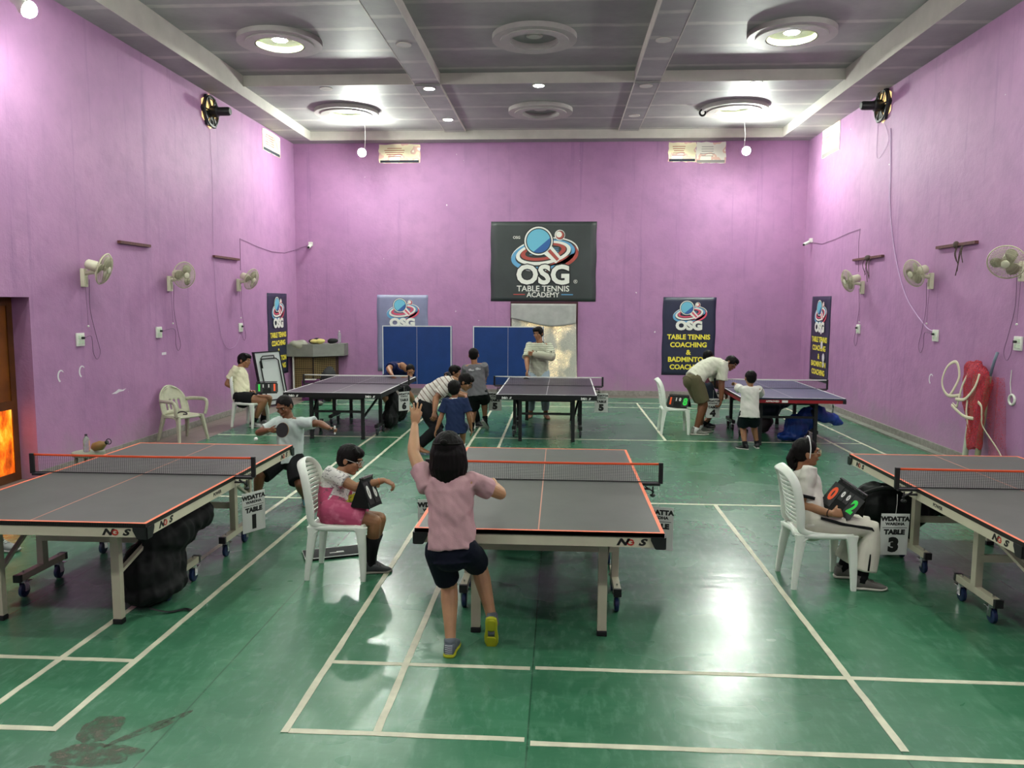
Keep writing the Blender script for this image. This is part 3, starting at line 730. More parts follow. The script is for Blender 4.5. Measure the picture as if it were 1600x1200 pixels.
# ================================================================== wall fans
FANP = mat('ivory_fan_plastic', '#d0cbb4', .4, var=.05); FANG = mat('fan_wire', '#bdb79c', .35); BLADE = mat('fan_blade_plastic', '#8f8b74', .35)
CORD = mat('dark_cord', '#6d4a6b', .6)
def fan(side, y, z, hdir, label):
    """side -1 left wall, +1 right wall; hdir = direction in which the head looks"""
    wx = XL if side < 0 else XR; n = V(-side, 0, 0)
    r = thing('wall_fan', label, 'fan', (wx, y, z), 0, 'ivory wall fans')
    MB().box(n*.03, (.06, .085, .24), None, .012).build('wall_bracket', FANP, r, 'auto')
    MB().box(n*.063+V(0, 0, -.03), (.012, .05, .10), None, .004).build('switch_panel', mat('fan_switch_panel', '#a8a48c', .4), r)
    h = V(hdir).normalized(); J = n*.20+V(0, 0, .07)
    MB().tube([n*.05+V(0, 0, .06), n*.12+V(0, 0, .07), J], [.035, .028, .024], 10).build('arm', FANP, r, True)
    c = J+V(0, 0, .075)                                 # motor axis
    MB().tube([c-h*.13, c-h*.11, c+h*.0, c+h*.05], [.045, .066, .070, .05], 18).build('motor', FANP, r, True)
    MB().bar(J-V(0, 0, .01), c, .05, .035).build('neck', FANP, r)
    o = c+h*.10; a, b, _ = frame(h); R = .205
    cg = MB()
    for k in range(72):
        t = 2*PI*k/72; e = a*math.cos(t)+b*math.sin(t)
        cg.tube([o+e*.045+h*.062, o+e*.12+h*.055, o+e*(R-.02)+h*.03, o+e*R], .0021, 3)
        if k % 2 == 0: cg.tube([o+e*.05-h*.055, o+e*.12-h*.05, o+e*(R-.02)-h*.03, o+e*R], .0021, 3)
    for rr, q in ((R, 0), (.13, .052), (.17, .04)): cg.ring(o+h*q, h, rr, .0045 if rr == R else .0018, 36, 5)
    cg.ring(o, h, R, .008, 40, 6); cg.build('cage', FANG, r, True)
    MB().lathe([(.048, .058), (.046, .068), (.03, .074)], o, h, 20).build('badge', FANP, r, 'auto')
    bl = MB(); bl.cyl(o-h*.02, o+h*.03, .028)
    for k in range(3):
        t0 = k*2*PI/3+.4; sec = []
        for q in range(9):
            t = t0+q/8*1.35; e = a*math.cos(t)+b*math.sin(t); tw = h*(.02-.04*q/8)
            sec.append((o+e*.028+tw*.6, o+e*(.10+.075*math.sin(q/8*PI)**.6)+tw))
        v0 = [bl.bm.verts.new(p_) for p_, _ in sec]; v1 = [bl.bm.verts.new(p_) for _, p_ in sec]
        v2 = [bl.bm.verts.new(p_-h*.003) for p_, _ in sec]; v3 = [bl.bm.verts.new(p_-h*.003) for _, p_ in sec]
        for q in range(8): bl.bm.faces.new((v0[q], v1[q], v1[q+1], v0[q+1])); bl.bm.faces.new((v2[q], v2[q+1], v3[q+1], v3[q])); bl.bm.faces.new((v1[q], v3[q], v3[q+1], v1[q+1]))
    bl.build('blades', BLADE, r, True)
    pc = MB().tube([n*.05+V(0, -.01, -.12), n*.05+V(0, 0, -.35), n*.05+V(0, .01, -.62)], .0022, 5).build('pull_cord', CORD, r)
    MB().ell(n*.05+V(0, .01, -.63), .014, None, 10, 7).build('pull_knob', WHITEP, pc, True)
    return r
def socket(side, y, z, label, w_=.16, h_=.17):
    wx = XL if side < 0 else XR; n = V(-side, 0, 0); r = thing('wall_socket', label, 'wall socket', (wx, y, z), 0, 'white wall sockets')
    MB().box(n*.012, (.024, w_, h_), None, .006).build('plate', WHITEP, r, 'auto')
    q = MB()
    for j in (-1, 1):
        for i in (-1, 1): q.box(n*.026+V(0, i*w_*.22, j*h_*.2), (.006, w_*.3, h_*.26), None, .002)
    q.build('switches', mat('pale_switch', '#c4d2bb', .4), r)
    MB().cyl(n*.02+V(0, .02, .02), n*.06+V(0, .02, .02), .016, n=12).build('plug', BLACKM, r, 'auto')
    return r
fans = [(-1, 9.98, 2.44, (.95, .17, -.30), 'nearest of the three fans on the left wall', 9.86, 1.64, .10),
        (-1, 12.25, 2.42, (.90, -.42, -.10), 'middle of the three fans on the left wall', 11.88, 1.66, .10),
        (-1, 14.95, 2.46, (.93, -.22, -.32), 'farthest of the three fans on the left wall', 15.03, 1.64, .0),
        (1, 14.79, 2.46, (-.93, -.10, -.28), 'farthest of the three fans on the right wall', 14.93, 1.70, -.1),
        (1, 12.13, 2.50, (-.90, -.25, -.30), 'middle of the three fans on the right wall', 11.92, 1.70, -.1),
        (1, 9.80, 2.55, (-.58, -.68, -.40), 'nearest of the three fans on the right wall, at the picture edge', 9.82, 1.69, -.1)]
for s, y, z, h, lb, sy, sz, dy in fans:
    fan(s, y, z, h, 'ivory wall fan, '+lb); socket(s, sy, sz, 'white socket plate under the '+lb.split(',')[0])
    wx = XL if s < 0 else XR; n = V(-s, 0, 0)
    cd = thing('fan_cord', 'thin dark cord drooping from the '+lb.split(',')[0], 'cord', (wx, y, z), 0, 'fan cords')
    MB().tube(smoothpath([n*.07+V(0, .05, -.02), n*.03+V(0, .10, -.4), n*.02+V(0, .22, -.75), n*.02+V(0, .30, -.98), n*.02+V(0, .22, -1.08), n*.02+V(0, .14, -.98), n*.03+V(0, .10, z*0+sz-z+.03), n*.06+V(0, sy-y+.03, sz-z+.02)], 5), .0036, 5).build('cable', CORD, cd, True)
# ------------------------------------------------------------------ rusty iron bars above the fans
RUST = mat('rusty_iron', '#5c3434', .7, var=.3, scale=20)
for s, y0, y1, z, lb in ((-1, 10.85, 11.68, 2.97, 'left wall above the nearest fan'), (-1, 13.9, 15.0, 2.95, 'left wall above the farthest fan'), (1, 13.95, 15.3, 2.98, 'right wall above the farthest fan'), (1, 10.9, 12.0, 2.98, 'right wall above the nearest fan')):
    wx = XL if s < 0 else XR; n = -s
    r = thing('iron_bar', 'rusty iron bar fixed on the '+lb, 'iron bar', (wx, y0, z), 0, 'iron bars on the walls')
    MB().bx(n*.002, n*.05, 0, y1-y0, -.02, .02).build('bar', RUST, r)
    if s > 0:
        m = MB(); L = y1-y0
        for k in range(6):
            yy = L*.45+.05*k*random.uniform(-1, 1); m.tube(smoothpath([(-.04, yy, 0), (-.07, yy+random.uniform(-.05, .05), -.12), (-.05, yy+random.uniform(-.1, .1), -random.uniform(.2, .5))], 4), .006, 4)
        m.ell((-.05, L*.45, 0), (.04, .11 if y0 > 13 else .05, .05)); m.build('tangled_wire', mat('grimy_wire', '#4a3a35', .8), r, True)
# ------------------------------------------------------------------ exhaust openings high on the walls
GLOW = NT('daylight_in_opening'); GLOW.b.inputs['Base Color'].default_value = (*lin('#caa877'), 1); GLOW.b.inputs['Emission Color'].default_value = (*lin('#e0b878'), 1); GLOW.b.inputs['Emission Strength'].default_value = .8
for s, y, z, lb in ((-1, 13.95, 5.48, 'left'), (1, 14.30, 5.56, 'right')):
    wx = XL if s < 0 else XR; n = V(-s, 0, 0); r = thing('exhaust_fan', 'black exhaust fan with its motor sticking out high on the %s wall' % lb, 'exhaust fan', (wx, y, z))
    hexa = [(.34*math.sin(a_)*1.0, .30*math.cos(a_)) for a_ in [i*PI/3 for i in range(6)]]
    MB().prism(hexa, n*.004, (0, 1, 0), (0, 0, 1), .006*(1 if s > 0 else 1)).build('opening', GLOW.m, r)
    k = MB(); k.prism(circ(0, 0, .33, .30, 6), n*.0, (0, 1, 0), (0, 0, 1), .05*(-s), circ(0, 0, .27, .25, 6)); k.ring(n*.05, n, .26, .02, 24, 6)
    for a_ in (0, PI/3, 2*PI/3): e = V(0, math.cos(a_), math.sin(a_)); k.bar(n*.06-e*.27, n*.06+e*.27, .022, .02)
    k.build('guard', BLACKM, r)
    MB().lathe([(.07, .02), (.10, .06), (.10, .16), (.075, .18), (.075, .36), (.06, .39)], (0, 0, 0), n, 20).build('motor', BLACKM, r, 'auto')
    b = MB()
    for q in range(4):
        t = q*PI/2+.5; e = V(0, math.cos(t), math.sin(t)); f = V(0, -math.sin(t), math.cos(t))
        b.prism([(.05, -.04), (.24, -.09), (.24, .09), (.05, .04)], n*.03, e, f+n*.3, .004)
    b.build('blades', BLACKM, r)
# ------------------------------------------------------------------ cameras, conduits
def cctv(label, o, n, path):
    r = thing('security_camera', label, 'security camera', o); n = V(n)
    MB().box(n*.02, (.09, .09, .09), None, .01).build('bracket', WHITEP, r, 'auto')
    MB().tube([n*.05+V(0, 0, -.02), n*.12+V(.02, -.02, -.05), n*.20+V(.02, -.04, -.09)], [.03, .036, .036], 14).build('body', WHITEP, r, True)
    MB().ell(n*.21+V(.02, -.045, -.095), .026).build('lens', INK, r, True)
    w2 = thing('camera_cable', 'thin cable running to the small camera on the '+('right wall' if 'right' in label else 'back wall'), 'cable', (0, 0, 0))
    MB().tube(path, .0045, 5).build('cable', CORD, w2, True)
cctv('small white camera on the left part of the back wall', (-5.86, YB, 3.50), (0, -1, 0), [(-5.93, YB-.012, 3.45), (-6.1, YB-.012, 3.42), (XL+.012, YB-.03, 3.36), (XL+.012, 17.6, 3.24), (XL+.012, 16.8, 3.22), (XL+.012, 16.0, 3.27), (XL+.012, 15.12, 3.36), (XL+.012, 15.11, 2.75)])
cctv('small white camera on the right wall near the corner', (XR, 17.9, 3.55), (-1, 0, 0), [(XR-.012, 17.8, 3.50), (XR-.012, 17.2, 3.42), (XR-.012, 16.4, 3.46), (XR-.012, 15.6, 3.52), (XR-.012, 15.08, 3.54), (XR-.03, 15.07, 3.3), (XR-.012, 15.06, 2.75)])
def wire(label, pts, r_=.004, m=None):
    o = MB().tube(smoothpath(pts, 5), r_, 5).build('wall_wire', m or mat('lilac_wire', '#b58db8', .5), None, True)
    setp(o, label, 'wire')
wire('thin wire running down the left wall from the exhaust fan', [(XL+.01, 13.95, 5.2), (XL+.012, 13.97, 4.2), (XL+.012, 13.93, 3.2), (XL+.012, 14.0, 2.0), (XL+.012, 14.25, 1.35), (XL+.012, 14.7, 1.28), (XL+.012, 15.0, 1.5)])
wire('pale lilac cable hanging down the right wall to the middle socket', [(XR-.01, 13.95, 5.1), (XR-.012, 13.85, 4.4), (XR-.012, 13.8, 3.8), (XR-.012, 13.5, 3.0), (XR-.012, 13.0, 2.3), (XR-.012, 12.3, 1.85), (XR-.012, 12.0, 1.76)], .008, mat('pale_cable', '#c9a9cf', .5))
wire('thin wire beside the pale cable on the right wall', [(XR-.01, 14.5, 5.3), (XR-.012, 14.45, 4.7), (XR-.012, 14.0, 4.9), (XR-.012, 14.2, 5.25)], .004)
rg = thing('wall_reel', 'small white ring hanging on a cord below the nearest right socket', 'ring', (XR-.01, 9.87, 1.0))
MB().ring((0, 0, 0), (1, 0, 0), .06, .016).build('ring', WHITEP, rg, True); MB().tube([(0, .03, .07), (0, .06, .2), (0, .05, .36)], .005, 5).build('cord', WHITEP, rg)
# ------------------------------------------------------------------ papered ventilators
def paper_vent(label, o, X, w_, h_, seed, warm):
    random.seed(seed); r = thing('papered_ventilator', label, 'papered ventilator', o, 0, 'papered over ventilators'); X = V(X); N = X.cross(V(0, 0, 1))
    t = NT('newsprint_%s' % 'abcd'[seed % 4]); vec = t.coord()
    big = t.add('ShaderNodeTexBrick'); big.inputs['Scale'].default_value = 6.5; big.inputs['Mortar Size'].default_value = .03; t.link(t.coord((1, 1, 1)), big.inputs['Vector'])
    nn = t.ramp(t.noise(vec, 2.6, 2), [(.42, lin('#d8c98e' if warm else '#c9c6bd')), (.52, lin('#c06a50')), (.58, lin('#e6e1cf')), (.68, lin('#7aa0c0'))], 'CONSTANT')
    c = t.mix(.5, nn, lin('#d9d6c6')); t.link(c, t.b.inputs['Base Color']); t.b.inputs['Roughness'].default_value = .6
    t.link(c, t.b.inputs['Emission Color']); t.link(t.ramp(t.noise(vec, 1.7, 1), [(.42, .05), (.58, .5 if warm else .2)]), t.b.inputs['Emission Strength'])  # daylight coming through the paper, put in as patchy emission
    pts = []
    for (a, b) in ((0, 0), (1, 0), (1, 1), (0, 1)):
        pts.append((a, b))
    P_ = []
    for k in range(4):
        a, b = pts[k], pts[(k+1) % 4]
        for q in range(6): u = q/6; P_.append(((a[0]+(b[0]-a[0])*u-.5)*w_+random.uniform(-.012, .012), (a[1]+(b[1]-a[1])*u-.5)*h_+random.uniform(-.012, .012)))
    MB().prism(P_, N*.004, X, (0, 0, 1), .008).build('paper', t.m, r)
    g_ = mat('grey_newsprint', '#8f8c88', .7); dk = mat('dark_newsprint', '#2b3340', .7); rd = mat('red_newsprint', '#a2473c', .7)
    tx = MB(); 
    for k in range(5): tx.box(X*(-w_*.12)+V(0, 0, h_*(.28-.11*k))+N*.0135, (w_*random.uniform(.3, .5), .002, .014) if abs(X.x) > .5 else (.002, w_*random.uniform(.3, .5), .014))
    tx.build('printed_lines', rd if warm else g_, r)
    q = MB(); sz = (w_*.94, .003, h_*.13) if abs(X.x) > .5 else (.003, w_*.94, h_*.13); q.box(V(0, 0, -h_*.42)+N*.013, sz); q.build('printed_band', dk if warm else g_, r)
    return r
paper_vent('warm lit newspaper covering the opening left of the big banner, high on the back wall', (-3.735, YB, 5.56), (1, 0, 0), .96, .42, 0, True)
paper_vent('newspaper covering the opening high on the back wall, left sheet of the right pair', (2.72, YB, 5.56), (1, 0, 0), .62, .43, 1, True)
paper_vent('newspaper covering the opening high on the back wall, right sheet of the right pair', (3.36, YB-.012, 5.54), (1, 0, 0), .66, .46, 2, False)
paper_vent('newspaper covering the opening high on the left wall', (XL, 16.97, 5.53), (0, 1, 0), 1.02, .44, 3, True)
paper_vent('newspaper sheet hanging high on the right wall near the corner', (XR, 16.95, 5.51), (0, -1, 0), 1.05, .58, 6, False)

# flaked spots on the left and right walls
FLK = mat('bare_white_plaster', '#d6cfd6', .8)
for s_, y, z, k, lb in ((-1, 12.03, 1.32, 0, 'small white patch on the left wall under the middle fan'), (-1, 9.44, 1.20, 1, 'white curved flake on the left wall, left of the pair'), (-1, 9.88, 1.22, 1, 'white curved flake on the left wall, right of the pair'),
        (-1, 10.71, .87, 2, 'long ragged flake on the left wall behind the near table'), (1, 12.0, 1.05, 1, 'white curved flake on the right wall under the middle socket')):
    wx = XL if s_ < 0 else XR; X = V(0, -s_, 0)
    if k == 0: pts = [(-.07, -.02), (.07, -.02), (.07, .02), (-.07, .02)]
    elif k == 1: pts = arc(0, 0, .07, .08, 40, 250, 12)+list(reversed(arc(.008, 0, .05, .062, 40, 250, 12)))
    else: pts = [(-.18, -.02), (-.08, .0), (0, .03), (.10, .01), (.20, .02), (.12, -.01), (.02, -.012), (-.06, -.03)]
    o = MB().prism(pts, (0, 0, 0), X, (0, 0, 1), .0015).build('paint_flake', FLK); o.location = (wx-s_*.001, y, z); setp(o, lb, 'paint flake', 'flaked spots on the walls')
# ================================================================== banners
NAVY = mat('banner_navy', '#262b42', .38, var=.18, scale=2.2, bump=.25, bscale=2.5); NAVYL = mat('banner_pale_navy', '#7f82a0', .38, var=.25, scale=1.4)
DKGREEN = mat('banner_slate', '#363c3c', .42, var=.16, scale=1.6, bump=.2, bscale=2.0)
LB = mat('logo_blue', '#5f9cc4', .45); DBL = mat('logo_deep_blue', '#2f5f9e', .45); LW = mat('logo_white', '#e2e2da', .45); LR = mat('logo_red', '#a84a42', .45); LC = mat('logo_cyan', '#69b3cc', .45); LK = mat('logo_black', '#15181c', .45)
YEL = mat('banner_yellow', '#f0e04a', .45)
def logo(r, o, X, Y, s, rl=None):
    """paddle, ball and tilted orbit rings; s = overall width"""
    o, X, Y = V(o), V(X).normalized(), V(Y).normalized(); N = X.cross(Y); z = 0
    RL = rl or LR
    def lay(nm, m, pts, hole=None, k=1):
        MB().prism([(a*s, b*s) for a, b in pts], o+N*(.0008*k), X, Y, .0007, [(a*s, b*s) for a, b in hole] if hole else None).build(nm, m, r)
    ti = .16
    lay('orbit_ring', LW, circ(.02, -.02, .49, .235, 56, ti), circ(.02, -.02, .47, .215, 56, ti), 1)
    lay('orbit_ring', LB, circ(.0, -.03, .47, .215, 56, ti), circ(.0, -.02, .41, .17, 56, ti), 2)
    lay('orbit_ring', RL, circ(.05, -.045, .455, .20, 56, ti)[0:1]+arc(.05, -.055, .46, .215, -95, 35, 24, ti)+list(reversed(arc(.03, -.015, .43, .185, -95, 35, 24, ti))), None, 2)
    lay('orbit_ring', LW, circ(.0, .0, .40, .165, 56, ti), circ(.0, .005, .345, .125, 56, ti), 3)
    lay('orbit_ring', RL, circ(.0, .015, .33, .118, 56, ti), circ(.0, .02, .265, .082, 56, ti), 4)
    st = MB()
    for k in range(5): y = -.03+k*.024; st.prism([(a*s, b*s) for a, b in ((-.2, y), (.22, y), (.22, y+.008), (-.2, y+.008))], o+N*.0036, X, Y, .0007)
    st.build('speed_lines', LB, r)
    px, py_, R = -.07, .17, .205
    hd = [(px+.10, py_-.12), (px+.145, py_-.085), (px+.30, py_-.25), (px+.25, py_-.295)]
    lay('paddle_outline', LK, circ(px, py_, R+.012), None, 5); lay('paddle_handle', LW, [(a+.0, b) for a, b in ((px+.06, py_-.17), (px+.18, py_-.06), (px+.34, py_-.245), (px+.25, py_-.32))], None, 6)
    lay('paddle_handle', RL, ((px+.13, py_-.145), (px+.165, py_-.11), (px+.30, py_-.255), (px+.265, py_-.285)), None, 7)
    lay('paddle_rim', LW, circ(px, py_, R), None, 7); lay('paddle_gap', LK, circ(px, py_, R-.022), None, 8)
    lay('paddle_face', LC, circ(px, py_, R-.035, R-.035), None, 9)
    lay('paddle_shade', DBL, arc(px, py_, R-.036, R-.036, -115, 15, 20), None, 10)
    bx_, by_ = .235, .255
    lay('ball', LW, circ(bx_, by_, .075, n=28), None, 6); lay('ball', LK, circ(bx_+.004, by_, .064, n=28), None, 7); lay('ball', RL, circ(bx_, by_, .058, n=28), None, 8); lay('ball', LW, circ(bx_-.012, by_+.008, .042, n=28), None, 9)
def wavy_sheet(nm, m, r, w_, h_, X, amp=.008, zoff=.012, tearseed=1):
    X = V(X); N = X.cross(V(0, 0, 1)); s = MB(); g = []
    for j in range(21):
        g.append([s.bm.verts.new(X*((i/16-.5)*w_+.006*math.sin(j*.7))+V(0, 0, (j/20-.5)*h_)+N*(.004+amp*.5*(noise.noise(V(i*.28+tearseed, j*.22, tearseed))+.55)*(1 if 0 < j < 20 else .3))) for i in range(17)])
    for j in range(20):
        for i in range(16): s.bm.faces.new((g[j][i], g[j][i+1], g[j+1][i+1], g[j+1][i]))
    o = s.build(nm, m, r, True); md = o.modifiers.new('t', 'SOLIDIFY'); md.thickness = .0015; md.offset = 0; return o
# big slate banner
B = thing('academy_banner', 'large dark banner with a paddle logo above the curtained doorway', 'banner', (-.395, YB, 3.10))
wavy_sheet('sheet', DKGREEN, B, 2.44, 1.83, (1, 0, 0), .006)
fo = V(0, -.013, 0)
logo(B, fo+V(0, 0, .20), (1, 0, 0), (0, 0, 1), 1.60)
text('OSG', .60, 'lettering', LK, B, fo+V(0, -.0088, -.32), (1, 0, 0), (0, 0, 1), .0004, .045, sx=1.03)
text('OSG', .60, 'lettering', LW, B, fo+V(0, -.0100, -.32), (1, 0, 0), (0, 0, 1), .0004, .022, sx=1.03)
text('TABLE TENNIS', .185, 'lettering', LW, B, fo+V(0, -.002, -.625), (1, 0, 0), (0, 0, 1), .0005, .007, sx=1.02)
text('ACADEMY', .165, 'lettering', LW, B, fo+V(0, -.002, -.765), (1, 0, 0), (0, 0, 1), .0005, .008, sx=.98)
text('OSG', .085, 'lettering', LW, B, fo+V(-.62, -.002, .55), (1, 0, 0), (0, 0, 1), .0005, .01)
text('®', .12, 'lettering', LW, B, fo+V(.75, -.002, -.46), (1, 0, 0), (0, 0, 1), .0005, 0)
MB().box(fo+V(-.555, -.002, -.755), (.27, .001, .022)).build('underline', LR, B); MB().box(fo+V(.56, -.002, -.755), (.27, .001, .022)).build('underline', LB, B)
def coaching(label, o, X, sheet, w_=1.21, h_=1.80, rl=None, torn=False):
    r = thing('coaching_banner', label, 'banner', o, 0, 'navy coaching banners'); X = V(X); N = X.cross(V(0, 0, 1))
    wavy_sheet('sheet', sheet, r, w_, h_, X, .01, tearseed=int(abs(o[0])*3)); f = N*.016; Y = V(0, 0, 1)
    logo(r, f+Y*.52, X, Y, .80, rl)
    text('OSG', .27, 'lettering', LW, r, f+N*.010+Y*.24, X, Y, .0004, .04, sx=1.1)
    for z, s_, k in ((-.02, 'TABLE TENNIS', .92), (-.20, 'COACHING', .95), (-.375, '&', 1), (-.54, 'BADMINTON', .95), (-.715, 'COACHING', .95)):
        text(s_, .155, 'lettering', YEL, r, f+N*.001+Y*z, X, Y, .0005, .020, sx=k*1.06)
    if torn:
        for (a, b, c, s2) in ((.2, -.12, .12, 1), (.33, -.38, .13, 2), (.35, -.52, .08, 3), (.12, .17, .10, 4)):
            t_ = MB(); t_.prism([((a+c*math.cos(q*.7)*(.6+.5*noise.noise(V(q, s2, 0))), b+c*1.2*math.sin(q*.7)*(.6+.5*noise.noise(V(q, s2, 3))))) for q in range(9)], f+N*.011, X, Y, .0006)
            t_.build('peeled_patch', mat('peeled_white', '#cfc8d2', .5), r)
    return r
PNK = mat('logo_pink_red', '#d0526a', .45)
coaching('navy coaching banner on the back wall, half hidden by the left blue panel', (-3.70, YB, 1.42), (1, 0, 0), NAVYL, rl=PNK)
coaching('navy coaching banner on the back wall behind the bending youth', (2.98, YB, 1.40), (1, 0, 0), NAVY, rl=PNK)
coaching('navy coaching banner on the left wall next to the corner', (XL, 17.08, 1.43), (0, 1, 0), NAVY, rl=PNK)
coaching('torn navy coaching banner on the right wall next to the corner', (XR, 17.08, 1.42), (0, -1, 0), NAVY, rl=PNK, torn=True)

# ================================================================== folded blue table halves standing at the back
BLUE = tabletop_mat('blue_table_top', '#173a78')
def blue_half(label, x, y, w_=1.525, h_=1.28, z0=.36):
    r = thing('folded_table_half', label, 'folded table half', (x, y, 0), 0, 'blue folded table halves')
    MB().bx(-w_/2, w_/2, -.011, .011, z0, z0+h_).build('table_top', BLUE, r)
    e = MB(); L = .02
    for yy in (-.0125,):
        e.bx(-w_/2, -w_/2+L, yy, yy+.0016, z0, z0+h_).bx(w_/2-L, w_/2, yy, yy+.0016, z0, z0+h_).bx(-w_/2+L, w_/2-L, yy, yy+.0016, z0+h_-L, z0+h_)
    e.build('edge_line', MATS['white_edge_line'], r); MB().bx(-.0035, .0035, -.0122, -.011, z0, z0+h_-L).build('centre_line', MATS['white_centre_line'], r)
    a = MB()
    for sx in (-1, 1): a.bx(sx*w_/2-.012, sx*w_/2+.012, .011, .04, z0, z0+h_)
    a.bx(-w_/2, w_/2, .011, .04, z0+h_-.03, z0+h_); a.build('apron', mat('grey_blue_apron', '#5a6f96', .4), r)
    for sx in (-.55, .55):
        g_ = MB(); g_.bx(sx-.02, sx+.02, .03, .07, .07, .9).bx(sx-.02, sx+.02, -.30, .32, .10, .14); l_ = g_.build('stand', BLACKM, r)
        for yy in (-.26, .28): MB().cyl((sx-.012, yy, .045), (sx+.012, yy, .045), .045, n=18).build('wheel', MATS['black_rubber'], l_, 'auto')
    return r
blue_half('blue table half standing on edge at the left, behind the man in navy', -3.115, 17.05)
blue_half('blue table half standing on edge, partly behind the man with the sling', -1.115, 17.05)

# ================================================================== corner shelf and its clutter
sh = thing('corner_shelf', 'grey stone corner shelf with a woven wire door below', 'shelf', (XL, YB, 0))
MB().prism([(0, 0), (1.22, 0), (1.22, -.36), (.62, -.80), (0, -.80)], (0, 0, .90), (1, 0, 0), (0, 1, 0), .28).build('slab', mat('grey_slab', '#7b7b76', .7, var=.12), sh)
CAB = mat('brown_cabinet', '#4a3a28', .6, var=.2)
c = MB(); c.prism([(.10, 0), (.98, 0), (.98, -.25), (.55, -.60), (.10, -.60)], (0, 0, 0), (1, 0, 0), (0, 1, 0), .90); c.build('cabinet', CAB, sh)
MESHM = mat('woven_brass_wire', '#a08a58', .5, 0)
g_ = MB()
for k in range(10): x = .12+k*.044; g_.bx(x, x+.013, -.606, -.601, .04, .86)
for k in range(19): z = .05+k*.044; g_.bx(.12, .54, -.606, -.601, z, z+.013)
a0, a1 = V(.56, -.60, 0), V(.98, -.26, 0)
for k in range(12): p_ = a0.lerp(a1, (k+.5)/12)+V(.006, -.008, 0); g_.bar(p_+V(0, 0, .04), p_+V(0, 0, .86), .011, .005)
for k in range(19): z = .05+k*.044; g_.bar(a0+V(.006, -.008, z), a1+V(.006, -.008, z), .005, .011)
g_.build('wire_lattice', MESHM, sh); fr = MB(); fr.bx(.535, .575, -.625, -.595, 0, .9).bx(.1, .55, -.612, -.6, .60, .615); fr.build('door_frame', mat('dark_brown_frame', '#33261b', .5), sh)
pole = MB().cyl((XL+.12, YB-.70, .0), (XL+.12, YB-.70, .90), .022).build('white_post', WHITEP, None, 'auto'); setp(pole, 'thin white post under the left end of the corner shelf', 'post')
def cloth_lump(name, label, cat, c, r, m, seed, n=3, vox=.012):
    b = MB(); random.seed(seed)
    for k in range(n): b.ell((random.uniform(-.4, .4)*r[0], random.uniform(-.4, .4)*r[1], r[2]*.5+random.uniform(-.1, .2)*r[2]), (r[0]*random.uniform(.5, .75), r[1]*random.uniform(.5, .75), r[2]*random.uniform(.4, .6)))
    o = b.build(name, m, None, remesh=vox, sm=2, disp=lambda p_: .045*min(r)*4*noise.noise(p_*(1.6/min(r))*.5+V(seed, 0, 0)))
    zmin = min(v.co.z for v in o.data.vertices); o.location = V(c)-V(0, 0, zmin); return setp(o, label, cat)
cloth_lump('yellow_cloth', 'crumpled pale yellow cloth lying on the corner shelf', 'cloth', (XL+.66, YB-.55, 1.18), (.22, .16, .10), mat('pale_yellow_cloth', '#c9bd72', .7), 3)
cloth_lump('plastic_sheet', 'crumpled translucent plastic sheet hanging over the left end of the shelf', 'plastic sheet', (XL+.28, YB-.72, 1.02), (.24, .13, .22), mat('cloudy_plastic', '#9b9c8e', .25), 5)
cloth_lump('dark_bag', 'dark purple bag on the corner shelf beside the yellow cloth', 'bag', (XL+.50, YB-.35, 1.18), (.16, .12, .12), MATS['dark_purple_fabric'], 8)
cloth_lump('black_bag', 'black pouch on the corner shelf beside the bottle', 'bag', (XL+.92, YB-.32, 1.18), (.16, .10, .11), mat('black_fabric', '#17181a', .75), 9)
def bottle(label, loc, m, capm, h=.22, r_=.035):
    t = thing('water_bottle', label, 'bottle', loc)
    MB().lathe([(r_*.8, 0), (r_, .008), (r_, h*.3), (r_*.92, h*.34), (r_, h*.38), (r_, h*.68), (r_*.5, h*.86), (r_*.36, h*.9), (r_*.36, h*.93)], n=20).build('body', m, t, True)
    MB().lathe([(r_*.42, h*.92), (r_*.42, h)], n=16).build('cap', capm, t, 'auto'); return t
CLEAR = NT('clear_plastic'); CLEAR.b.inputs['Base Color'].default_value = (.75, .8, .8, 1); CLEAR.b.inputs['Roughness'].default_value = .12; CLEAR.b.inputs['Transmission Weight'].default_value = .75; CLEAR = CLEAR.m
bottle('clear water bottle standing on the corner shelf', (XL+1.08, YB-.25, 1.18), CLEAR, WHITEP, .30, .04)
bottle('clear water bottle standing on the floor beyond the plum table', (-4.62, 15.9, 0), CLEAR, WHITEP, .25, .04)
# folding metal stand / table leaning on the left wall
fl_ = thing('folding_table', 'folded white camping table with black tube legs leaning by the left wall', 'folding table', (-5.92, 15.75, .0))
def lp(u, v, d_=0):      # panel coords: u across, v up, leaning
    Xv = V(.42, .90, 0).normalized(); Yv = V(-.10, -.16, .98).normalized(); return Xv*u+Yv*v+Xv.cross(Yv)*d_+V(.08, .05, .04)
Xv = V(.42, .90, 0).normalized(); Yv = V(-.10, -.16, .98).normalized(); Nv = Xv.cross(Yv)
PM = (Xv, Yv, Nv)
MB().box(lp(0, .55), (.68, 1.10, .03), PM, .006).build('panel', mat('white_panel', '#c9cdcd', .45), fl_)
e = MB(); e.box(lp(-.345, .55), (.02, 1.12, .06), PM).box(lp(.345, .55), (.02, 1.12, .06), PM).box(lp(0, 1.11), (.70, .02, .06), PM).box(lp(0, -.01), (.70, .02, .06), PM); e.build('rim', BLACKM, fl_)
t_ = MB(); t_.tube([lp(*q, .035) for q in ((-.22, .14), (-.24, .12), (-.24, .92), (-.18, .97), (.2, .97), (.26, .92), (.26, .16), (.2, .1), (-.18, .1), (-.22, .14))], .012, 8)
t_.tube([lp(*q, .05) for q in ((-.22, .78), (-.22, .98), (-.16, 1.03), (.14, 1.03), (.14, .98))], .012, 8); t_.build('folded_legs', BLACKM, fl_, True)
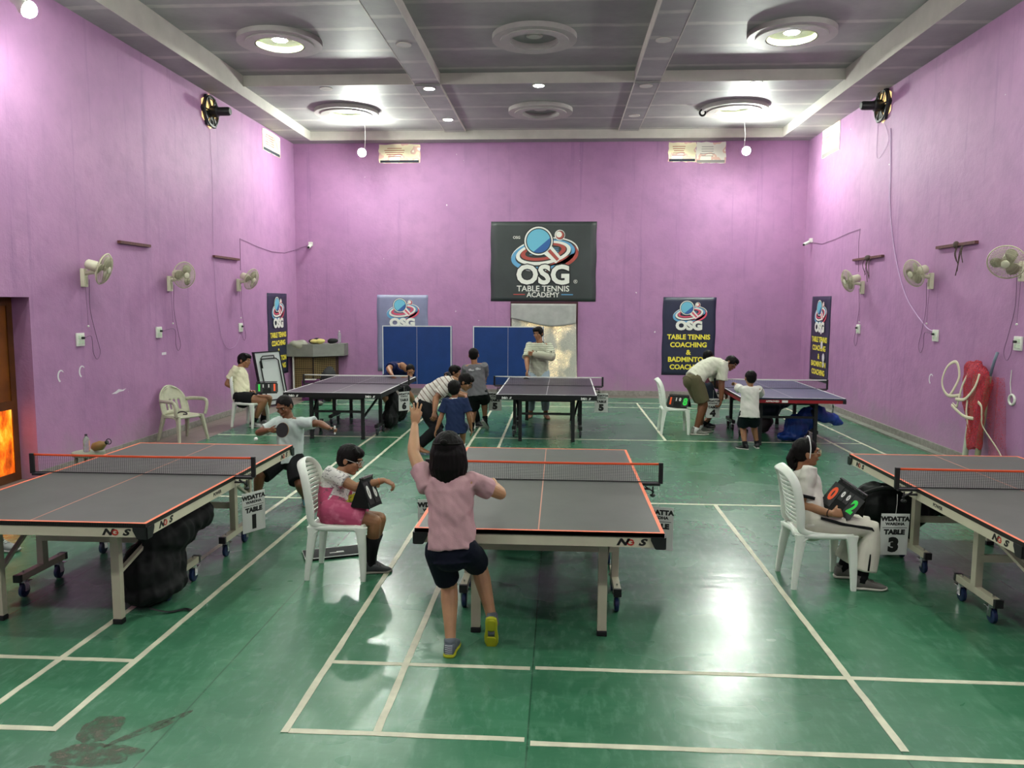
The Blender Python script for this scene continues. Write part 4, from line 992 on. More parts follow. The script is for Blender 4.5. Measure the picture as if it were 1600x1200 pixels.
# purple carton + little things
bxp = thing('purple_carton', 'purple printed carton under the corner shelf', 'box', (-5.38, 16.9, 0), .1)
MB().box((0, 0, .22), (.46, .35, .44), None, .004).build('carton', mat('purple_carton_board', '#5b1f56', .5, var=.2), bxp)
q = MB(); q.box((0, -.177, .30), (.40, .003, .05)).box((.1, -.177, .13), (.1, .003, .14)).box((-.12, -.177, .12), (.08, .003, .12)); q.build('printed_panels', mat('pink_print', '#a05c9a', .5), bxp)
MB().box((-.08, 0, .447), (.24, .2, .012)).build('flap', WHITEP, bxp)
cloth_lump('black_backpack', 'black backpack standing on the floor beyond the plum table net', 'bag', (-4.9, 16.6, 0), (.26, .20, .62), MATS['black_fabric'], 12)
cloth_lump('grey_pouch', 'small grey pouch on the floor beyond the plum table', 'bag', (-4.95, 15.95, 0), (.12, .1, .10), mat('grey_fabric', '#6a6560', .8), 13)
# ================================================================== bags under the tables
def duffel(label, loc, rz, size, seed, m=None, strap=True):
    r = thing('kit_bag', label, 'bag', loc, rz); L, W, H = size; b = MB()
    b.loft([(V(x*L/2, 0, H*.48), V(0, 1, 0), V(0, 0, 1), W/2*k, H*.48*k2) for x, k, k2 in ((-1, .55, .55), (-.93, .85, .82), (-.6, 1, 1), (0, 1.02, .94), (.6, 1, 1.0), (.93, .82, .8), (1, .5, .5))], 20, 2.8)
    random.seed(seed)
    o = b.build('body', m or mat('black_nylon', '#131516', .72, var=.2, spec=.25), r, remesh=.014, sm=2, disp=lambda p_: .03*noise.noise(p_*7+V(seed, 0, 0))+.014*noise.noise(p_*19))
    MB().tube(smoothpath([(-L*.4, 0, H*.95), (0, .01, H*.97), (L*.4, 0, H*.95)], 4), .006, 6).build('zip', mat('grey_zip', '#4b4d50', .5), r)
    if strap: MB().tube(smoothpath([(-L*.3, W*.4, H*.7), (-L*.1, W*.6, H*.3), (L*.1, W*.65, .03), (L*.35, W*.6, .02), (L*.5, W*.7, .012)], 5), .014, 6, (0, 0, 1), .3).build('strap', BLACKM, r, True)
    return r
def bigbag(label, loc, pts, seed, m):
    r = thing('table_cover_bag', label, 'bag', loc); b = MB()
    for (c_, rr) in pts: b.ell(c_, rr)
    b.build('body', m, r, remesh=.014, sm=3, disp=lambda p_: -.03*abs(noise.noise(V(p_.x*7+seed, p_.y*7, p_.z*2.2)))+.02*noise.noise(V(p_.x*15, p_.y*15, p_.z*3.5+p_.x*4))-.018*abs(noise.noise(p_*9))); return r
NYL = mat('black_nylon', '#131516', .72, var=.2, spec=.25)
bg = bigbag('large black cover sagging under the right front corner of the near left table', (-2.83, 5.33, 0), [((-.06, .0, .24), (.20, .33, .24)), ((-.05, -.04, .12), (.22, .30, .12)), ((.0, .12, .46), (.17, .33, .17)), ((.05, .35, .52), (.15, .28, .13)), ((-.05, .0, .55), (.15, .25, .1))], 4, NYL)
MB().tube(smoothpath([(.05, -.3, .05), (.16, -.26, .012), (.25, -.20, .012), (.30, -.22, .012)], 5), .014, 6, (0, 0, 1), .3).build('strap', BLACKM, bg, True)
b3 = bigbag('large black bag hanging beside the seated girl, under the right table', (2.85, 6.78, 0), [((-.12, 0, .44), (.26, .18, .17)), ((.12, 0, .40), (.24, .18, .18)), ((-.28, 0, .36), (.16, .14, .10)), ((-.1, 0, .54), (.22, .12, .1)), ((.45, .05, .42), (.28, .14, .09)), ((0, 0, .2), (.2, .16, .2))], 6, NYL)
MB().tube(smoothpath([(-.3, -.15, .56), (-.15, -.2, .63), (.1, -.2, .62), (.3, -.16, .52)], 5), .018, 6, (0, 1, 0), .3).build('handle', BLACKM, b3, True)
b6 = bigbag('black cover bag sagging under the right side of the plum table', (-2.82, 13.2, 0), [((0, 0, .35), (.16, .3, .2)), ((-.02, -.2, .2), (.14, .25, .18)), ((.05, .25, .3), (.15, .28, .22)), ((0, 0, .52), (.1, .2, .12))], 9, NYL)
BLT = mat('blue_tarpaulin', '#123a8c', .45, var=.3, scale=5)
bt = bigbag('royal blue tarpaulin bag hanging from the right leg of the red edged table', (3.95, 12.5, 0), [((-.22, 0, .22), (.2, .16, .22)), ((-.05, 0, .36), (.16, .12, .2)), ((.25, 0, .38), (.2, .1, .10)), ((.12, 0, .45), (.14, .1, .12)), ((.42, 0, .30), (.1, .06, .07)), ((-.3, 0, .08), (.22, .15, .09))], 11, BLT)
bb = bigbag('dark navy cover sagging under the middle of the red edged table', (3.45, 13.2, 0), [((0, 0, .50), (.40, .2, .13)), ((0, 0, .40), (.24, .18, .15)), ((0, 0, .60), (.42, .22, .08))], 14, mat('navy_nylon', '#141b33', .5))
cloth_lump('floor_bag', 'small dark bag on the floor under the red edged table', 'bag', (3.42, 13.3, 0), (.18, .12, .26), mat('maroon_black_cloth', '#241a1d', .7), 15)
b2 = duffel('black bag on the floor under the centre table behind the girl', (-.30, 6.9, 0), .2, (.55, .3, .28), 18)
# blue bats case on the floor by the seated boy
cs = thing('racket_case', 'flat black bag with white piping on the floor under the boy\'s chair', 'case', (-1.90, 6.42, 0), .42)
MB().box((0, 0, .012), (.50, .25, .022), None, .006).build('case', NYL, cs, 'auto')
MB().tube([(-.25, -.125, .02), (.25, -.125, .02), (.25, .125, .02), (-.25, .125, .02), (-.25, -.125, .02)], .004, 5).build('piping', WHITE, cs)
text('NIZE', .06, 'lettering', WHITE, cs, (.02, -.03, .0235), (1, 0, 0), (0, 1, 0), .0006, .02, sx=1.4) if False else MB().box((.02, -.03, .0245), (.12, .012, .002)).box((.05, -.01, .0245), (.06, .01, .002)).build('printed_mark', WHITE, cs)
# ================================================================== scoreboards
def digit_pts(kind, w_, h_):
    return None
def scoreboard(label, loc, rz, sets, tilt=0.0, mats=None, w_=.34, h_=.21, a=.055, roll=0.0, ends=False, ds=1.0):
    """flip scoreboard, an A-frame with number leaves; front towards -Y"""
    r = thing('flip_scoreboard', label, 'scoreboard', loc); r.rotation_euler = (tilt, roll, rz)
    for x_ in (-w_/2, w_/2): MB().prism([(-a*.95, 0), (a*.95, 0), (0, h_)], (x_-.001, 0, 0), (0, 1, 0), (0, 0, 1), .002).build('end_panel', NYL, r) if ends else None
    Yf = V(0, a, h_).normalized(); Yb = V(0, -a, h_).normalized(); Nf = V(0, -h_, a).normalized(); Nb = V(0, h_, a).normalized()
    MB().box(V(0, -a/2, h_/2), (w_, .004, h_*1.02), (V(1, 0, 0), -Nf, Yf)).build('front_board', NYL, r)
    MB().box(V(0, a/2, h_/2), (w_, .004, h_*1.02), (V(1, 0, 0), Nb, Yb)).build('back_board', NYL, r)
    sp = MB()
    for k in range(16): sp.ring((-w_/2+.03+k*(w_-.06)/15, 0, h_), (1, 0, 0), .012, .002, 10, 4)
    sp.build('ring_binding', CHROME, r)
    MB().box((0, 0, h_*1.01), (w_*1.02, .022, .014), None, .004).build('top_rail', BLACKM, r)
    N = Nf
    for k, (x, s_, big, m) in enumerate(sets):
        lw = (.115 if big else .055)*ds; hh = h_*.80 if big else h_*.42
        o = V(x*ds, -a/2, h_/2)+Yf*(0 if big else h_*.18)
        MB().box(o+N*.003, (lw, .004, hh), (V(1, 0, 0), N, Yf)).build('number_leaf', mat('black_leaf', '#0f1011', .5), r)
        text(s_, (.17 if big else .075)*(1+ds)/2, 'number', m, r, o+N*.0055, (1, 0, 0), Yf, .0006, .03, sx=.85*ds)
    return r
NOR = mat('neon_orange', '#ff5a1f', .5); NGR = mat('neon_green', '#1fe04a', .5)
digs = [(-.125, '0', True, NOR), (-.032, '0', False, WHITE), (.032, '0', False, WHITE), (.125, '2', True, NGR)]
scoreboard('flip scoreboard showing orange 0 and green 2 held by the seated girl', (2.18, 6.07, .55), math.radians(-50), digs, a=.13, h_=.235, w_=.235, roll=.42, ds=.72)
scoreboard('flip scoreboard lying on the seat of the empty chair beside the bending youth', (2.00, 13.12, .425), math.radians(-28), [(-.125, '1', True, NOR), (-.032, '1', False, WHITE), (.032, '0', False, WHITE), (.125, '8', True, NGR)], a=.12)
scoreboard('flip scoreboard on the lap of the boy in the cream shirt', (-5.00, 13.12, .575), math.radians(20), [(-.125, '1', True, NGR), (-.06, '1', False, WHITE), (.032, '1', False, WHITE), (.125, '1', True, NOR)], a=.12, h_=.2)
scoreboard('flip scoreboard standing on the lap of the boy in the pink and yellow shirt', (-1.49, 5.93, .56), math.radians(72), [(-.07, '0', True, WHITE), (.07, '6', True, WHITE)], w_=.17, h_=.225, a=.09, ends=True, ds=.6)
# ================================================================== badminton post with net bundle at the right wall
pb = thing('rolled_badminton_net', 'red badminton net bundled on two posts against the right wall', 'badminton net', (XR, 10.4, 0))
PST = mat('pale_green_post', '#b9c2ae', .5, var=.1)
for yy, m_ in ((.28, PST), (-.02, mat('olive_post', '#8d8f70', .6))):
    p_ = MB(); p_.cyl((-.12, yy, .0), (-.08, yy-.1, 1.25), .036, n=14); p_.cyl((-.12, yy, 0), (-.12, yy, .03), .14, n=20); p_.build('post', m_, pb, 'auto')
rn = NT('red_net_mesh'); v_ = rn.coord(); wv = rn.noise(rn.coord((1, 1, 1)), 60, 2); rn.b.inputs['Base Color'].default_value = (*lin('#b8323e'), 1); rn.b.inputs['Roughness'].default_value = .8
ck = rn.add('ShaderNodeTexVoronoi'); ck.feature = 'DISTANCE_TO_EDGE'; ck.inputs['Scale'].default_value = 55; rn.link(v_, ck.inputs['Vector'])
rn.link(rn.ramp(ck.outputs[0], [(.09, 1.0), (.13, .35)]), rn.b.inputs['Alpha'])
b = MB(); b.loft([(V(-.14, yy, z), V(0, 1, 0), V(1, 0, 0), ry, rx) for yy, z, ry, rx in ((.0, .30, .10, .05), (.02, .6, .14, .07), (.05, .9, .22, .09), (.08, 1.15, .26, .10), (.12, 1.32, .22, .08), (.15, 1.42, .10, .04))], 24)
b.build('net_bundle', rn.m, pb, remesh=.015, sm=2, disp=lambda q_: .05*noise.noise(V(q_.x*14, q_.y*14, q_.z*2.0))+.02*noise.noise(V(q_.x*40, q_.y*40, q_.z*6)))
b = MB(); g = []
for j in range(16):
    g.append([b.bm.verts.new((-.05-.03*math.sin(i*.9+j*.3), -.12-.02*i-.018*j*.8*(i/8), 1.25-.072*j)) for i in range(13)])
for j in range(15):
    for i in range(12): b.bm.faces.new((g[j][i], g[j][i+1], g[j+1][i+1], g[j+1][i]))
rh = rn.m.copy(); rh.name = 'thin_red_net_mesh'
for n_ in rh.node_tree.nodes:
    if n_.type == 'VALTORGB': n_.color_ramp.elements[0].position = .02; n_.color_ramp.elements[1].position = .05; n_.color_ramp.elements[1].color = (.10, .10, .10, 1)
o = b.build('hanging_net', rh, pb, True)
WB = mat('cream_net_band', '#cfc6ae', .7)
for pts in (((-.2, .30, .96), (-.22, .62, .92), (-.22, .80, 1.08), (-.2, .72, 1.3), (-.18, .52, 1.38), (-.17, .44, 1.2), (-.2, .5, 1.02), (-.2, .62, .90)),
            ((-.23, .1, 1.26), (-.24, .2, 1.1), (-.24, .28, .9), (-.22, .36, .8), (-.2, .5, .82)), ((-.22, -.16, 1.28), (-.24, -.1, 1.1), (-.25, .1, .93), (-.25, .34, .90)),
            ((-.22, .5, .80), (-.24, .3, .75), (-.24, .1, .70), (-.22, -.1, .70)), ((-.2, .12, 1.0), (-.22, .1, .75), (-.2, .02, .5)), ((-.2, -.12, .92), (-.22, -.25, .88), (-.2, -.24, .75), (-.15, -.2, .6), (-.1, -.55, .3), (-.1, -.62, .05))):
    MB().tube(smoothpath(pts, 6), .022, 6, (1, 0, 0), .25).build('net_band', WB, pb, True)
MB().tube([(-.08, -.12, 1.2), (-.06, -.18, 1.45), (-.05, -.22, 1.56)], .018, 8).build('top_rod', mat('grey_blue_rod', '#6f7a8c', .5), pb, True)
# ================================================================== small stool with bottles by the left wall
stl = thing('round_stool', 'small round grey stool behind the near left table', 'stool', (-5.30, 8.45, 0))
MB().lathe([(.15, .40), (.17, .41), (.17, .445), (.15, .45)], n=32).build('seat', mat('pale_grey_plastic', '#8d917f', .5), stl, 'auto')
for k in range(4):
    t = PI/4+k*PI/2; MB().tube([(.12*math.cos(t), .12*math.sin(t), .41), (.17*math.cos(t), .17*math.sin(t), 0)], [.02, .014], 8).build('leg', MATS['pale_grey_plastic'], stl, True)
bottle('clear water bottle standing on the round stool', (-5.30, 8.42, .45), CLEAR, mat('dark_cap', '#2a2033', .4), .20, .035)
jug = thing('water_jug', 'amber jug lying on the round stool beside the clear bottle', 'jug', (-5.16, 8.42, .45))
MB().tube([(-.08, 0, .05), (-.05, 0, .055), (.03, 0, .075), (.07, 0, .095), (.09, 0, .105)], [.02, .05, .055, .03, .02], 16).build('body', mat('amber_plastic', '#8d6a3c', .3), jug, True)
MB().tube([(.088, 0, .104), (.11, 0, .115)], .022, 12).build('cap', INK, jug, 'auto'); MB().ring((.12, 0, .12), (0, 1, 0), .03, .005).build('loop', INK, jug)
wr = MB().tube(smoothpath([(-5.5, 8.5, .46), (-5.44, 8.47, .47), (-5.40, 8.5, .46)], 3), .012, 6).build('wrapper', WHITEP, None, True) if False else None
# ball in play
ball = MB().ell((0, 0, 0), .02, None, 20, 12).build('table_tennis_ball', mat('white_ball', '#f2f2ec', .4), None, True); ball.location = (-3.03, 7.62, .77)
setp(ball, 'white ball in the air above the far edge of the near left table', 'ball')
bl2 = MB().ell((0, 0, 0), .02, None, 16, 10).build('table_tennis_ball', MATS['white_ball'], None, True); bl2.location = (4.85, 14.1, .02)
setp(bl2, 'small white ball lying on the green floor near the right wall', 'ball')
# ================================================================== people: joints in metres, world axes
POSE = {
 'girl': dict(H=1.38, knees=((-0.673, 4.739, 0.378), (-0.492, 4.819, 0.478)), pelvis=(-0.628, 4.540, 0.664), neck=(-0.651, 4.636, 1.115), head=(-0.661, 4.659, 1.248), lsh=(-0.797, 4.627, 1.050), lel=(-0.900, 4.779, 1.207), lwr=(-0.918, 4.925, 1.353), rsh=(-0.499, 4.620, 1.067), rel=(-0.355, 4.780, 0.958), rwr=(-0.395, 4.983, 0.958), lhip=(-0.699, 4.542, 0.660), lan=(-0.644, 4.591, 0.075), rhip=(-0.556, 4.538, 0.668), ran=(-0.402, 4.747, 0.160)),
 'boy_bat': dict(H=1.28, knees=((-2.652, 7.796, 0.275), (-3.063, 7.776, 0.364)), pelvis=(-2.828, 8.000, 0.502), neck=(-2.838, 8.059, 0.926), head=(-2.886, 8.058, 1.042), lsh=(-2.703, 8.017, 0.881), lel=(-2.483, 7.975, 0.879), lwr=(-2.349, 7.840, 0.855), rsh=(-2.970, 8.087, 0.865), rel=(-3.139, 7.970, 0.775), rwr=(-2.987, 7.861, 0.822), lhip=(-2.762, 7.989, 0.505), lan=(-2.676, 8.032, 0.070), rhip=(-2.893, 8.011, 0.498), ran=(-3.136, 7.858, 0.070)),
 'boy_chair': dict(H=1.40, knees=((-1.421, 6.074, 0.418), (-1.431, 5.952, 0.429)), pelvis=(-1.768, 5.980, 0.479), neck=(-1.763, 6.162, 0.754), head=(-1.689, 6.204, 0.864), lsh=(-1.734, 6.252, 0.622), lel=(-1.769, 6.438, 0.466), lwr=(-1.630, 6.505, 0.608), rsh=(-1.794, 6.006, 0.787), rel=(-1.575, 5.940, 0.699), rwr=(-1.378, 5.996, 0.745), lhip=(-1.769, 6.041, 0.439), lan=(-1.517, 6.106, 0.090), rhip=(-1.768, 5.919, 0.519), ran=(-1.477, 5.982, 0.090)),
 'girl_chair': dict(H=1.50, knees=((2.382, 6.155, 0.440), (2.373, 5.963, 0.453)), pelvis=(1.968, 6.080, 0.452), neck=(1.940, 6.284, 0.827), head=(1.965, 6.273, 0.974), lsh=(1.950, 6.396, 0.695), lel=(2.111, 6.399, 0.488), lwr=(2.251, 6.570, 0.445), rsh=(1.939, 6.112, 0.849), rel=(1.885, 6.062, 0.597), rwr=(2.043, 5.903, 0.583), lhip=(1.970, 6.149, 0.415), lan=(2.255, 6.161, 0.095), rhip=(1.965, 6.011, 0.490), ran=(2.307, 5.916, 0.095)),
 'boy_wall': dict(H=1.68, knees=((-5.042, 13.299, 0.470), (-5.040, 13.069, 0.454)), pelvis=(-5.456, 13.150, 0.476), neck=(-5.579, 13.375, 0.977), head=(-5.517, 13.456, 1.106), lsh=(-5.563, 13.513, 0.840), lel=(-5.763, 13.626, 0.656), lwr=(-5.547, 13.700, 0.549), rsh=(-5.565, 13.182, 0.988), rel=(-5.687, 13.099, 0.734), rwr=(-5.474, 13.172, 0.619), lhip=(-5.456, 13.230, 0.440), lan=(-5.181, 13.374, 0.090), rhip=(-5.456, 13.070, 0.512), ran=(-5.232, 13.068, 0.090)),
 'man_navy': dict(H=1.72, knees=((-2.955, 15.355, 0.305), (-3.392, 14.780, 0.447)), pelvis=(-3.283, 15.200, 0.648), neck=(-2.973, 14.808, 0.935), head=(-2.830, 14.769, 0.854), lsh=(-2.855, 14.944, 0.849), lel=(-2.825, 14.670, 0.728), lwr=(-2.847, 14.414, 0.752), rsh=(-3.168, 14.770, 0.949), rel=(-3.184, 14.472, 0.911), rwr=(-3.077, 14.254, 0.824), lhip=(-3.209, 15.249, 0.635), lan=(-2.924, 15.710, 0.080), rhip=(-3.356, 15.151, 0.661), ran=(-3.225, 14.903, 0.080)),
 'man_stripe': dict(H=1.70, knees=((-1.762, 11.091, 0.355), (-1.724, 11.090, 0.367)), pelvis=(-1.980, 11.350, 0.653), neck=(-1.540, 11.442, 1.003), head=(-1.376, 11.458, 0.979), lsh=(-1.612, 11.611, 0.933), lel=(-1.641, 11.846, 0.752), lwr=(-1.500, 12.054, 0.709), rsh=(-1.578, 11.250, 0.985), rel=(-1.772, 11.190, 0.768), rwr=(-1.763, 10.998, 0.600), lhip=(-1.988, 11.437, 0.640), lan=(-1.536, 10.745, 0.070), rhip=(-1.972, 11.263, 0.666), ran=(-2.003, 10.935, 0.100)),
 'boy_navy': dict(H=1.22, knees=((-1.499, 11.040, 0.328), (-1.366, 11.049, 0.364)), pelvis=(-1.428, 10.750, 0.423), neck=(-1.442, 10.797, 0.829), head=(-1.451, 10.809, 0.948), lsh=(-1.572, 10.791, 0.774), lel=(-1.627, 10.752, 0.571), lwr=(-1.687, 10.714, 0.402), rsh=(-1.309, 10.792, 0.783), rel=(-1.246, 10.770, 0.580), rwr=(-1.221, 10.821, 0.406), lhip=(-1.491, 10.750, 0.421), lan=(-1.520, 10.892, 0.070), rhip=(-1.364, 10.750, 0.426), ran=(-1.373, 11.104, 0.070)),
 'boy_seat': dict(H=1.60, knees=((-1.500, 13.604, 0.413), (-1.524, 13.476, 0.410)), pelvis=(-1.904, 13.500, 0.434), neck=(-1.959, 13.899, 0.787), head=(-1.861, 13.923, 0.907), lsh=(-1.933, 13.964, 0.616), lel=(-1.887, 14.220, 0.510), lwr=(-1.718, 14.382, 0.458), rsh=(-1.972, 13.734, 0.870), rel=(-1.885, 13.715, 0.605), rwr=(-1.663, 13.731, 0.515), lhip=(-1.895, 13.556, 0.373), lan=(-1.420, 13.552, 0.032), rhip=(-1.914, 13.444, 0.495), ran=(-1.430, 13.426, 0.033)),
 'boy_grey': dict(H=1.42, knees=((-1.425, 13.022, 0.387), (-1.255, 13.105, 0.515)), pelvis=(-1.338, 12.800, 0.677), neck=(-1.391, 12.829, 1.149), head=(-1.403, 12.837, 1.287), lsh=(-1.537, 12.825, 1.073), lel=(-1.568, 13.038, 0.949), lwr=(-1.555, 13.203, 0.815), rsh=(-1.232, 12.827, 1.107), rel=(-1.241, 12.996, 0.925), rwr=(-1.257, 13.168, 0.800), lhip=(-1.411, 12.806, 0.668), lan=(-1.440, 12.859, 0.080), rhip=(-1.265, 12.794, 0.686), ran=(-1.236, 13.068, 0.170)),
 'man_sling': dict(H=1.72, knees=((-0.266, 14.489, 0.491), (-0.496, 14.506, 0.480)), pelvis=(-0.379, 14.750, 0.833), neck=(-0.374, 14.777, 1.408), head=(-0.401, 14.782, 1.575), lsh=(-0.189, 14.773, 1.334), lel=(-0.152, 14.528, 1.164), lwr=(-0.407, 14.523, 1.203), rsh=(-0.561, 14.773, 1.338), rel=(-0.603, 14.569, 1.121), rwr=(-0.583, 14.394, 0.933), lhip=(-0.290, 14.750, 0.832), lan=(-0.237, 14.578, 0.080), rhip=(-0.469, 14.750, 0.833), ran=(-0.526, 14.635, 0.080)),
 'youth_bend': dict(H=1.76, knees=((2.380, 13.150, 0.505), (2.372, 12.927, 0.495)), pelvis=(2.199, 13.000, 0.899), neck=(2.685, 13.190, 1.174), head=(2.819, 13.081, 1.173), lsh=(2.567, 13.346, 1.116), lel=(2.623, 13.305, 0.816), lwr=(2.794, 13.439, 0.666), rsh=(2.682, 12.987, 1.162), rel=(2.655, 12.961, 0.856), rwr=(2.652, 12.929, 0.594), lhip=(2.172, 13.087, 0.888), lan=(2.376, 13.220, 0.080), rhip=(2.227, 12.913, 0.910), ran=(2.254, 12.940, 0.080)),
 'boy_white': dict(H=1.17, knees=((2.750, 11.799, 0.323), (2.908, 11.801, 0.339)), pelvis=(2.797, 11.620, 0.558), neck=(2.800, 11.657, 0.948), head=(2.804, 11.666, 1.063), lsh=(2.673, 11.664, 0.899), lel=(2.664, 11.868, 0.899), lwr=(2.681, 12.038, 0.939), rsh=(2.925, 11.642, 0.900), rel=(3.001, 11.811, 0.813), rwr=(2.997, 11.985, 0.832), lhip=(2.736, 11.625, 0.558), lan=(2.765, 11.687, 0.060), rhip=(2.857, 11.615, 0.558), ran=(2.973, 11.813, 0.060)),
 'boy_behind': dict(H=1.42, knees=((2.766, 13.812, 0.380), (2.686, 13.634, 0.373)), pelvis=(2.551, 13.750, 0.673), neck=(2.605, 13.993, 1.079), head=(2.621, 13.999, 1.217), lsh=(2.508, 14.074, 0.973), lel=(2.732, 14.043, 0.872), lwr=(2.843, 14.192, 0.767), rsh=(2.688, 13.851, 1.082), rel=(2.567, 13.814, 0.868), rwr=(2.666, 13.632, 0.820), lhip=(2.525, 13.811, 0.640), lan=(2.591, 13.813, 0.080), rhip=(2.577, 13.689, 0.706), ran=(2.506, 13.585, 0.080)),
}
def joints(key):
    D = POSE[key]; J = {a: V(b_) for a, b_ in D.items() if a not in ('H', 'knees')}
    J['l'+'kn'], J['r'+'kn'] = V(D['knees'][0]), V(D['knees'][1]); return J
def skin_mat(name, col):
    t = NT(name); vec = t.coord(); c = lin(col)
    t.link(t.mix(t.ramp(t.noise(vec, 9, 4), [(.3, 0.0), (.7, 1.0)]), tuple(x*.9 for x in c), tuple(min(1, x*1.1) for x in c)), t.b.inputs['Base Color'])
    t.b.inputs['Roughness'].default_value = .5; t.b.inputs['Subsurface Weight'].default_value = .06; t.b.inputs['Subsurface Radius'].default_value = (.02, .008, .004); return t.m
SK = {'fair': skin_mat('skin_fair', '#b58a66'), 'mid': skin_mat('skin_medium', '#96694a'), 'dark': skin_mat('skin_brown', '#74492f')}
tH = NT('black_hair'); vH = tH.coord((60, 60, 8)); tH.b.inputs['Base Color'].default_value = (.006, .005, .005, 1); tH.b.inputs['Roughness'].default_value = .55; tH.b.inputs['Specular IOR Level'].default_value = .12
tH.bump(tH.noise(vH, 2, 4), .5, .004); HAIR = tH.m
EYEW = mat('eye_white', '#a59d95', .4); IRIS = mat('dark_iris', '#1d120c', .2); LIP = mat('lip', '#7d4338', .5)
def cloth_mat(name, col, var=.06):
    return mat(name, col, .85, var=var, scale=5, bump=.3, bscale=160, spec=.2)
def stripes(name, base, line, axis, period, duty, off=0.0):
    t = NT(name); tc = t.add('ShaderNodeTexCoord'); vm = t.add('ShaderNodeVectorMath', operation='DOT_PRODUCT'); t.link(tc.outputs['Object'], vm.inputs[0]); vm.inputs[1].default_value = axis
    fr = t.math('FRACT', t.math('MULTIPLY', t.math('ADD', vm.outputs['Value'], 5+off), 1/period)); c = t.mix(t.ramp(fr, [(duty, 1.0), (duty+.03, 0.0)]), lin(base), lin(line))
    t.link(c, t.b.inputs['Base Color']); t.b.inputs['Roughness'].default_value = .85; return t.m
def unit(v): v = V(v); return v.normalized()
def seg(b, p, q, r0, r1, n=12, mid=None):
    """tapered limb with rounded ends; mid=(t, r) bulge"""
    p, q = V(p), V(q); d = q-p; pts = [(-.0, r0*.55), (.0, r0)]
    P_, R_ = [], []
    u = d.normalized()
    P_ += [p-u*r0*.8, p-u*r0*.5, p]; R_ += [r0*.45, r0*.82, r0]
    for t in (.25, .5, .75):
        r = r0+(r1-r0)*t
        if mid: r = r+(mid[1]-(r0+(r1-r0)*mid[0]))*max(0, 1-abs(t-mid[0])/.5)
        P_.append(p+d*t); R_.append(r)
    P_ += [q, q+u*r1*.5, q+u*r1*.8]; R_ += [r1, r1*.82, r1*.45]
    b.tube(P_, R_, n)
def torso_frames(J):
    pe, nk = J['pelvis'], J['neck']; u = (nk-pe).normalized(); L = (nk-pe).length
    hs = (J['rhip']-J['lhip']); ss = (J['rsh']-J['lsh'])
    bow = J.get('bow', 0)
    def fr(s):
        t = min(max(s, 0), 1); sd = hs.normalized().lerp(ss.normalized(), t); sd = (sd-u*sd.dot(u)).normalized(); f = u.cross(sd).normalized()
        c = pe+u*(L*s)-f*(bow*math.sin(PI*t)); return c, sd, f
    return fr, u, L
TOR = [(-.20, .052, .046), (-.10, .084, .064), (.0, .090, .067), (.18, .084, .060), (.38, .080, .055), (.60, .088, .063), (.78, .100, .064), (.90, .098, .052), (.97, .062, .042)]
def torso(b, J, H, k=1.0, inf=0.0, s0=-.3, s1=2, belly=0, flare=0):
    fr, u, L = torso_frames(J); secs = []
    for s, ra, rb in TOR:
        if s < s0 or s > s1: continue
        c, sd, f = fr(s); e = flare*max(0, 1-abs(s-s0)/.5)
        if inf > .013 and s < .7 and s0 > -.3: ra = max(ra, .0885); rb = max(rb, .067)
        secs.append((c, sd, f, ra*H*k+inf+e, rb*H*k+inf+e*.8+belly*max(0, 1-abs(s-.25)/.35)))
    if s0 > -.3:
        c, sd, f = fr(s0); i = 0
        import bisect
        ks = [t[0] for t in TOR]; j = min(max(bisect.bisect(ks, s0), 1), len(ks)-1); t = (s0-ks[j-1])/(ks[j]-ks[j-1])
        ra = TOR[j-1][1]+(TOR[j][1]-TOR[j-1][1])*t; rb = TOR[j-1][2]+(TOR[j][2]-TOR[j-1][2])*t
        if s0 < 0: ra, rb = .094, .070
        secs.insert(0, (c, sd, f, ra*H*k+inf+flare, rb*H*k+inf+flare*.8+belly*.5))
    b.loft(secs, 24, 2.3)
def hand(b, W, d, n, side, hl, curls, spread=.10, thumb=(.55, .5), vox=.005):
    """d fingers, n palm normal (side the fingers close to), side = direction of the thumb"""
    d, n = unit(d), unit(n); t = V(side); t = (t-d*t.dot(d)); t.normalize(); n = (n-d*n.dot(d)-t*n.dot(t))
    n = n.normalized() if n.length > 1e-3 else d.cross(t)
    pl = hl*.50
    b.loft([(W-d*hl*.08, t, n, hl*.13, hl*.10), (W+d*hl*.05, t, n, hl*.15, hl*.095), (W+d*pl*.5, t, n, hl*.205, hl*.085), (W+d*pl*.9, t, n, hl*.215, hl*.07), (W+d*pl*1.02, t, n, hl*.19, hl*.05)], 14, 2.6)
    fr_ = max(hl*.048, vox*1.15); lens = (.43, .48, .45, .35)
    for i in range(4):
        o = W+d*(pl*.93-(.03*hl if i == 3 else 0))+t*(hl*(.155-.103*i)); a = spread*(1.4-i*.95); dd = (d*math.cos(a)+t*math.sin(a)).normalized()
        c = curls if not hasattr(curls, '__len__') else curls[i]; L = lens[i]*hl; p = o; pts = [o-dd*hl*.06, o]; ang = 0
        for q, fl in enumerate((.42, .33, .25)):
            ang += c*(.9, 1.15, .8)[q]; v = dd*math.cos(ang)+n*math.sin(ang); p = p+v*(L*fl); pts.append(p)
        last = (pts[-1]-pts[-2]).normalized(); pts.append(pts[-1]+last*fr_*.6)
        b.tube(pts, [fr_*1.05, fr_*1.05, fr_, fr_*.95, fr_*.85, fr_*.45], 8)
    th = W+d*(hl*.10)+t*(hl*.12); td = (d*math.cos(thumb[0])+t*math.sin(thumb[0])); t2 = (td+n*thumb[1]).normalized(); t3 = (t2+n*thumb[1]*.7+d*.2).normalized()
    p1 = th+td*hl*.17; p2 = p1+t2*hl*.17; p3 = p2+t3*hl*.12
    b.tube([th, p1, p2, p3, p3+t3*fr_*.6], [fr_*1.5, fr_*1.35, fr_*1.1, fr_, fr_*.5], 8)
